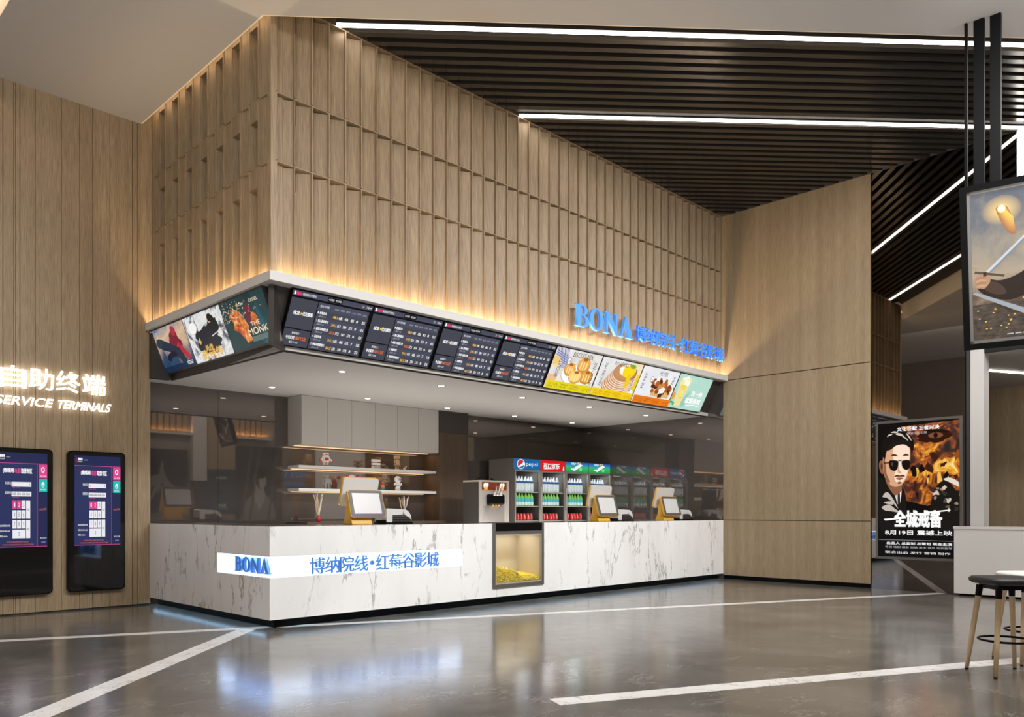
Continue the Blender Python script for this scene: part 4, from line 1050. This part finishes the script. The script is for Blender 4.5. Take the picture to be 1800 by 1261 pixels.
# bottles and cans
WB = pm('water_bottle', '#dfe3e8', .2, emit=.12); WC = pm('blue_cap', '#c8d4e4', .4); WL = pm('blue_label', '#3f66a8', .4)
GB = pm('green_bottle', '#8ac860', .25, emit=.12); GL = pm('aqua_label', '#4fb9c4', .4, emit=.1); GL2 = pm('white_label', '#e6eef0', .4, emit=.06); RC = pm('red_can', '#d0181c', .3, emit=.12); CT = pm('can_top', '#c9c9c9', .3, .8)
def water():
    t = thing('water_bottle', 'x', 'bottle', group='clear water bottles on the top cooler shelves')
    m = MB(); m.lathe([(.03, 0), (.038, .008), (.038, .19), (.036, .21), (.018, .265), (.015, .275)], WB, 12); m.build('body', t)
    m = MB(); m.lathe([(.0388, .165), (.0388, .205)], WL, 12, caps=False); m.build('label', t)
    m = MB(); m.lathe([(.016, .275), (.016, .296)], WC, 12); m.build('cap', t); return t
def green():
    t = thing('soda_bottle', 'x', 'bottle', group='green soda bottles on the middle cooler shelves')
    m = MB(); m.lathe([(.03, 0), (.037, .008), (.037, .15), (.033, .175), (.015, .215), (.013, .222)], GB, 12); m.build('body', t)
    m = MB(); m.lathe([(.0378, .012), (.0378, .075)], GL2, 12, caps=False); m.lathe([(.0378, .075), (.0378, .14)], GL, 12, caps=False); m.build('label', t)
    m = MB(); m.lathe([(.014, .222), (.014, .238)], GB, 12); m.build('cap', t); return t
def can():
    t = thing('drink_can', 'x', 'can', group='red drink cans on the bottom cooler shelves')
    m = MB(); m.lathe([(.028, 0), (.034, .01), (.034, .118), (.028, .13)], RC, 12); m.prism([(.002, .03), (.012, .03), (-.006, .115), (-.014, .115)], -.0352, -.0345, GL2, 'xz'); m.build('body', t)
    m = MB(); m.lathe([(.028, .1305), (.028, .134)], CT, 12); m.build('lid', t); return t
ordn = ['first', 'second', 'third', 'fourth', 'fifth', 'sixth']
cd = ['blue headed cooler', 'red headed cooler', 'green headed cooler next to the red', 'green headed cooler by the mirror']
first = {}
for k in range(4):
    for mk, nm, z, n, st, dx in ((water, 'clear water bottle', 1.6325, 6, .086, .115), (green, 'green soda bottle', 1.3695, 6, .086, .115), (can, 'red drink can', 1.0905, 5, .092, .15)):
        for i in range(n):
            lab = '%s, %s from the left in the %s' % (nm, ordn[i], cd[k])
            loc = (XC + k * CWd + dx + i * st, YC + .085 + (.006 * ((i * 7 + k) % 3)), z)
            if mk not in first: first[mk] = mk(); first[mk].location = loc; first[mk]['label'] = lab
            else: dup(first[mk], loc, lab)
for k in range(4): area('cooler_lamp', (XC + k * CWd + .33, YC + .2, 2.03), (.5, .1), 4.5, '#f4f7ff')

# ------------------------------------------------------------------ soft ice machine
t = thing('ice_cream_machine', 'steel soft ice cream machine beside the blue headed cooler', 'ice cream machine', (5.06, 2.2, 0))
W, Dp = .71, .42
m = MB(); m.box(0, .02, .08, .03, Dp, 1.77, GREYD); m.box(W - .03, .02, .08, W, Dp, 1.77, GREYD); m.box(.03, .06, .08, W - .03, Dp, 1.77, GREYD); m.box(0, 0, 1.77, W, Dp, 1.80, STEEL); m.build('body', t)
m = MB(); m.box(0, 0, .1, .055, .03, 1.77, STEEL); m.box(W - .055, 0, .1, W, .03, 1.77, STEEL); m.box(.055, .015, .1, W - .055, .055, 1.62, STEEL)
m.prism([(W / 2 + (W / 2 - .09) * math.cos(R(a)), .03 - .06 * math.sin(R(a))) for a in range(0, 181, 12)], .1, 1.36, STEEL, 'xy', True); m.build('front_panel', t)
p = Panel(.64, .145); p.rect(0, 0, 1, 1, pm('brown_banner', '#6b2a14', .4, emit=.15)); p.rect(0, 0, 1, .1, pm('banner_line', '#c9714a', .4, emit=.1))
ICE = pm('banner_cream', '#f0e8d8', .5, emit=.2); CONE = pm('banner_cone', '#d9a04a', .5, emit=.15)
for u in (.2, .8):
    p.poly([(u - .08, .45), (u + .08, .45), (u + .06, .1), (u - .06, .1)], CONE)
    for q in range(4): p.ell(u - .06 + .04 * q, .6 + .1 * (q % 2), .035, .24, ICE, wob=.15, seed=q)
o = p.build('banner', t); o.location = (.035, .012, 1.622)
m = MB(); m.box(.17, -.07, 1.38, .55, .02, 1.56, BLACK); m.build('dispenser_head', t, bevel=.03)
for k in range(3):
    m = MB(); x = .29 + k * .07; m.tube([(x, -.06, 1.54), (x + .012, -.10, 1.62), (x + .02, -.09, 1.70)], [.012, .011, .014], STEEL, 8); m.box(x - .028, -.09, 1.535, x + .028, -.06, 1.55, OFFW); m.build('lever', t)
    m = MB(); m.lathe([(.010, 1.35), (.016, 1.38)], CONE, 10, x, -.03); m.build('nozzle', t)
for k in range(2): m = MB(); m.lathe([(.10, 1.80), (.10, 1.815), (.02, 1.825), (.02, 1.85)], BLACK, 18, .2 + k * .3, .22); m.build('hopper_lid', t)
for x in (.06, W - .06):
    for y in (.06, Dp - .06): m = MB(); m.lathe([(.025, 0), (.025, .08)], BLACK, 12, x, y); m.build('foot', t)

# ------------------------------------------------------------------ till terminals
def rrect(W, H, r, n=5): return arc(W - r, r, r, r, -90, 0, n) + arc(W - r, H - r, r, r, 0, 90, n) + arc(r, H - r, r, r, 90, 180, n) + arc(r, r, r, r, 180, 270, n)
def till_full(label, loc):
    t = thing('till_terminal', label, 'till', loc, group='yellow till terminals on the counter')
    m = MB(); m.prism([(-.06, 0), (.15, 0), (.10, .12), (.06, .40), (.01, .40), (-.02, .12)], .035, .34, YEL, 'yz'); m.build('stand', t, bevel=.008)
    W, H = .53, .365
    M1 = Matrix.Translation((0, -.095, .085)) @ Matrix.Rotation(-R(16), 4, 'X')
    m = MB(); m.M = M1; m.prism(rrect(W, H, .035), 0, .035, YEL, 'xz'); fr = m.build('front_screen', t)
    m = MB(); m.M = M1; m.prism([(a * .97 + W * .015, b * .965 + H * .0175) for a, b in rrect(W, H, .035)], -.006, 0, BEZ, 'xz'); m.build('bezel', fr)
    m = MB(); m.M = M1; m.box(.055, -.0085, .05, W - .06, -.0065, H - .045, SCR); m.build('display', fr)
    W2, H2 = .55, .38
    M2 = Matrix.Translation((-.02, .145, .225)) @ Matrix.Rotation(R(15), 4, 'X')
    m = MB(); m.M = M2; m.prism(rrect(W2, H2, .045), .012, .045, YEL, 'xz'); rs = m.build('rear_screen', t)
    m = MB(); m.M = M2; m.prism([(a * .97 + W2 * .015, b * .96 + H2 * .02) for a, b in rrect(W2, H2, .045)], .045, .05, BEZ, 'xz'); m.build('rear_bezel', rs)
    m = MB(); m.M = M2; m.box(.05, .0505, .05, W2 - .05, .053, H2 - .045, SCR); m.build('rear_display', rs)
    m = MB(); m.M = M2; m.prism([(a * .98 + W2 * .01, b * .97 + H2 * .015) for a, b in rrect(W2, H2, .045)], 0, .012, OFFW, 'xz'); m.build('back_cover', rs)
    return t
tt = till_full('largest yellow till terminal, in front of the display shelves', (1.47, .76, 1.1))
dup(tt, (6.04, .48, 1.1), 'yellow till terminal in front of the drink coolers')
dup(tt, (7.91, .48, 1.1), 'yellow till terminal nearest the right oak wall')
def printer(label, loc):
    t = thing('receipt_printer', label, 'printer', loc, group='receipt printers beside the tills')
    m = MB(); m.prism([(.0, 0), (.42, 0), (.42, .05), (.36, .11), (.06, .11), (0, .05)], .02, .26, pm('printer_dark', '#4a4644', .35), 'xz'); m.box(-.015, .01, 0, .435, .28, .02, BLACK)
    for k in range(3): m.box(.1, .012, .03 + k * .025, .40, .019, .035 + k * .025, BLACK)
    m.build('body', t)
    m = MB()
    pts = [(.0, .02), (.095, .02), (.095, .115), (.26, .12), (.27, .19), (.02, .20), (0, .19)]
    m.prism(pts, .012, .27, OFFW, 'xz')
    pts = [(.285, .19)] + [(.285 + .125 * math.sin(R(a)), .05 + .14 * math.cos(R(a))) for a in range(0, 91, 15)] + [(.335, .10), (.30, .12)]
    m.prism(pts, .012, .27, OFFW, 'xz', True); m.build('cover', t)
    return t
pr0 = printer('receipt printer beside the largest till', (2.07, .74, 1.1))
dup(pr0, (6.685, .48, 1.1), 'receipt printer beside the till before the drink coolers')
dup(pr0, (8.55, .48, 1.1), 'receipt printer beside the till nearest the right oak wall')

# ------------------------------------------------------------------ white bar counter and stools
t = thing('white_bar_counter', 'plain white bar counter against the mirror wall', 'counter', (9.04, -8, 0))
m = MB(); m.box(0, 0, .035, .135, 3.99, 1.0, WHITE); m.build('body', t)
m = MB(); m.box(-.012, -.01, 1.0, .135, 4.0, 1.04, WHITE); m.build('top', t)
m = MB(); m.box(.05, 0, 0, .135, 3.93, .035, BLACK); m.build('plinth', t)
def stool(label, loc, seatmat, rz):
    t = thing('bar_stool', label, 'stool', loc, (0, 0, rz))
    m = MB()
    prof = []
    n = 40
    def se(r, z, k=3.2): return [(r * math.copysign(abs(math.cos(2 * PI * q / n)) ** (2 / k), math.cos(2 * PI * q / n)), r * math.copysign(abs(math.sin(2 * PI * q / n)) ** (2 / k), math.sin(2 * PI * q / n)), z) for q in range(n)]
    rings = [se(.16, .695), se(.20, .70), se(.222, .715), se(.225, .735), se(.21, .75), se(.15, .745), se(.05, .742)]
    vs = [p_ for r_ in rings for p_ in r_]; fs = []
    for j in range(len(rings) - 1):
        for q in range(n): a = j * n + q; b = j * n + (q + 1) % n; fs.append((a, b, b + n, a + n))
    fs += [tuple(range(n)), tuple(range((len(rings) - 1) * n, len(rings) * n))]
    m.add(vs, fs, seatmat, True); m.build('seat', t)
    m = MB(); m.box(-.13, -.13, .66, .13, .13, .697, BLACK); m.build('seat_bracket', t)
    for sx in (-1, 1):
        for sy in (-1, 1):
            a = Vector((sx * .125, sy * .125, .68)); b = Vector((sx * .192, sy * .192, .012)); q = a.lerp(b, .12)
            m = MB(); m.tube([tuple(q), tuple(a.lerp(b, .6)), tuple(b)], [.021, .019, .015], LEGW, 14); lg = m.build('leg', t)
            m = MB(); m.tube([tuple(a), tuple(a.lerp(b, .13))], [.026, .023], BLACK, 14); m.build('socket', lg)
            m = MB(); m.tube([tuple(b), (b.x, b.y, 0)], .013, BLACK, 12); m.build('foot_cap', lg)
    m = MB(); pts = [(.185 * math.cos(2 * PI * k / 36), .185 * math.sin(2 * PI * k / 36), .265) for k in range(37)]; m.tube(pts, .009, BLACK, 8); m.build('foot_ring', t)
    return t
stool('bar stool with a black seat and pale wooden legs', (2.90, -6.16, 0), pm('black_seat', '#1d1c1c', .5), R(45))
stool('bar stool with a white seat behind the black one', (3.62, -6.17, 0), WHITE, R(45))

# things across the lobby seen in the dark mirrors
t = thing('lobby_sign', 'blue lettering on the far side of the lobby, seen in the dark mirror', 'sign', (13.0, -13.86, 2.62), (0, 0, PI))
latin(t, 0, .95, .31, .03, BLUE); 
for i, ch in enumerate('博纳院线'): mb = MB(); mb.text(ch, 0, 0, .2, BLUE, w=.22, depth=.01); o = mb.build('character', t); o.location = (.02 + i * .235, 0, -.35)
def far(x, w_, z, h_, nm, key, stops, sc=1.3, st=(1, 1, .6)):
    t = thing('film_poster', nm, 'poster', (x, -13.69 if x < 9.95 else -13.85, z), (0, 0, PI)); m = MB(); m.box(0, 0, 0, w_, .03, h_, GREYD); m.build('frame', t)
    p = Panel(w_ - .06, h_ - .06); p.rect(0, 0, 1, 1, art(key, stops, sc, 1.2, 5, .6, stretch=st)); return t, p
t, p = far(9.93, 1.08, 1.2, 1.65, 'teal film poster across the lobby, reflected in the dark mirror', 'far_teal', [(.3, '#04181c'), (.5, '#0e3c44'), (.6, '#1b5058'), (.66, '#8f9a4a'), (.74, '#d8c878'), (.8, '#0c2a32')], 1.0, (1, 1, 1.6))
p.t('XIAMI', .3, .78, .07, em('#c9d6d8', .8), w=.4); p.t('BOOM', .35, .12, .08, em('#e8ecec', .8), w=.3); p.rect(.25, .08, .75, .085, em('#e8ecec', .8)); o = p.build('display', t); o.location = (.03, 0, .03)
t, p = far(11.95, 1.9, .7, 3.1, 'tall grey poster of a person in a light jacket across the lobby', 'far_grey', [(.35, '#191715'), (.55, '#2c2824'), (.75, '#3c3630')])
G1, G2, G3 = em('#8f877e', .6), em('#b5aea6', .6), em('#4d4640', .6)
p.poly([(.05, 0), (.2, .3), (.42, .42), (.62, .42), (.85, .28), (.98, 0)], G1); p.poly([(.36, .38), (.5, .18), (.64, .38), (.58, .5), (.42, .5)], G2); p.ell(.5, .58, .15, .13, G2); p.ell(.5, .68, .17, .08, em('#15120f', .6), wob=.1); p.poly([(.5, .45), (.65, .58), (.6, .7), (.52, .62)], G3)
for u in (.1, .3, .72, .9): p.poly([(u, 0), (u + .05, 0), (u - .2, 1), (u - .25, 1)], em('#6a5a48', .5))
o = p.build('display', t); o.location = (.03, 0, .03)
t, p = far(8.1, 1.9, 1.4, 2.1, 'dark poster with pale leaf shapes across the lobby', 'far_dark', [(.3, '#1a1816'), (.7, '#2a2724')])
for k in range(7): p.ell(.3 + .07 * k, .35 + .06 * (k % 4), .04, .28, em('#8d8680', .5), rot=-.9 + .35 * k)
o = p.build('display', t); o.location = (.03, 0, .03)

# ------------------------------------------------------------------ lamps and added fill lights
area('hall_fill', (2.5, -7.5, 6.4), (7, 4), 360, '#ffffff', (0, 0, R(-42)))  # added soft overhead fill for the hall, not a fixture
area('hall_fill', (4.6, -6.6, 6.3), (6, 1.2), 345, '#ffffff', (R(50), 0, 0), 120)  # added key light aimed at the counter front
area('hall_fill', (-3.6, -4.6, 6.35), (4, 1.2), 190, '#ffffff', (R(48), 0, 0), 140)  # added fill that brightens the left oak wall
area('left_fill', (-2.5, -.5, 6.2), (1, 3), 90, '#fffaf4', (0, R(53), 0))  # added fill towards the far left wall, out of view
area('soffit_fill', (-7.2, -9.5, .2), (3, 8), 850, '#ffffff', (PI, 0, 0))  # added upward fill for the dropped ceiling, unseen behind the camera
area('serving_fill', (4.8, 2.0, .9), (8.0, 1.2), 90, '#fffaf4', (PI, 0, 0))  # added upward fill for the serving ceiling, hidden by the counter
area('cove_lamp', (4.65, .005, 3.745), (9.1, .03), 95, '#ffdfb4', (PI, 0, 0))
area('cove_lamp', (.005, 1.65, 3.745), (.03, 3.2), 26, '#ffdfb4', (PI, 0, 0))
area('top_cove_lamp', (-.07, 1.65, 6.66), (.06, 3.2), 2.5, '#ffd9ac', (0, R(-60), 0))
area('step_cove_lamp', (-2.3, 1, 6.66), (.06, 4.2), 12, '#ffdcae', (0, R(-60), 0))
area('bay_fill', (11.3, -6.2, 3.55), (2, 3), 30, '#fff6ec')  # added fill to brighten the bay beyond its light line
area('hall_fill', (3.4, -7.0, 6.25), (1, 3), 170, '#ffffff', (0, R(-52), 0), 130)  # added fill that brightens the white bar counter and right wall
area('recess_lamp', (1.38, .05, n1 - .004), (2.6, .05), 4, '#cfe4ff')
area('recess_lamp', (.05, .66, n1 - .004), (.05, 1.1), 2, '#9fc8ff')
area('plinth_lamp', (4.7, .06, .094), (9, .04), 4, '#9fcdf0')
area('plinth_lamp', (.06, 1.75, .094), (.04, 3.1), 2, '#9fcdf0')
w = bpy.data.worlds.new('world'); scene.world = w; w.use_nodes = True
w.node_tree.nodes['Background'].inputs['Color'].default_value = (1, .98, .95, 1)
w.node_tree.nodes['Background'].inputs['Strength'].default_value = .75

# ------------------------------------------------------------------ camera
cam = bpy.data.cameras.new('camera'); co = bpy.data.objects.new('camera', cam); col.objects.link(co)
co.location = (-4.2243, -7.8672, 1.258); co.rotation_euler = (R(90), 0, R(-45))
cam.sensor_width = 36; cam.lens = 36 * 1414 / 1800; cam.shift_y = (900 - 630.5) / 1800; cam.clip_end = 100
scene.camera = co
scene.view_settings.view_transform = 'Standard'
scene.view_settings.look = 'None'
scene.view_settings.exposure = 0
scene.cycles.max_bounces = 8
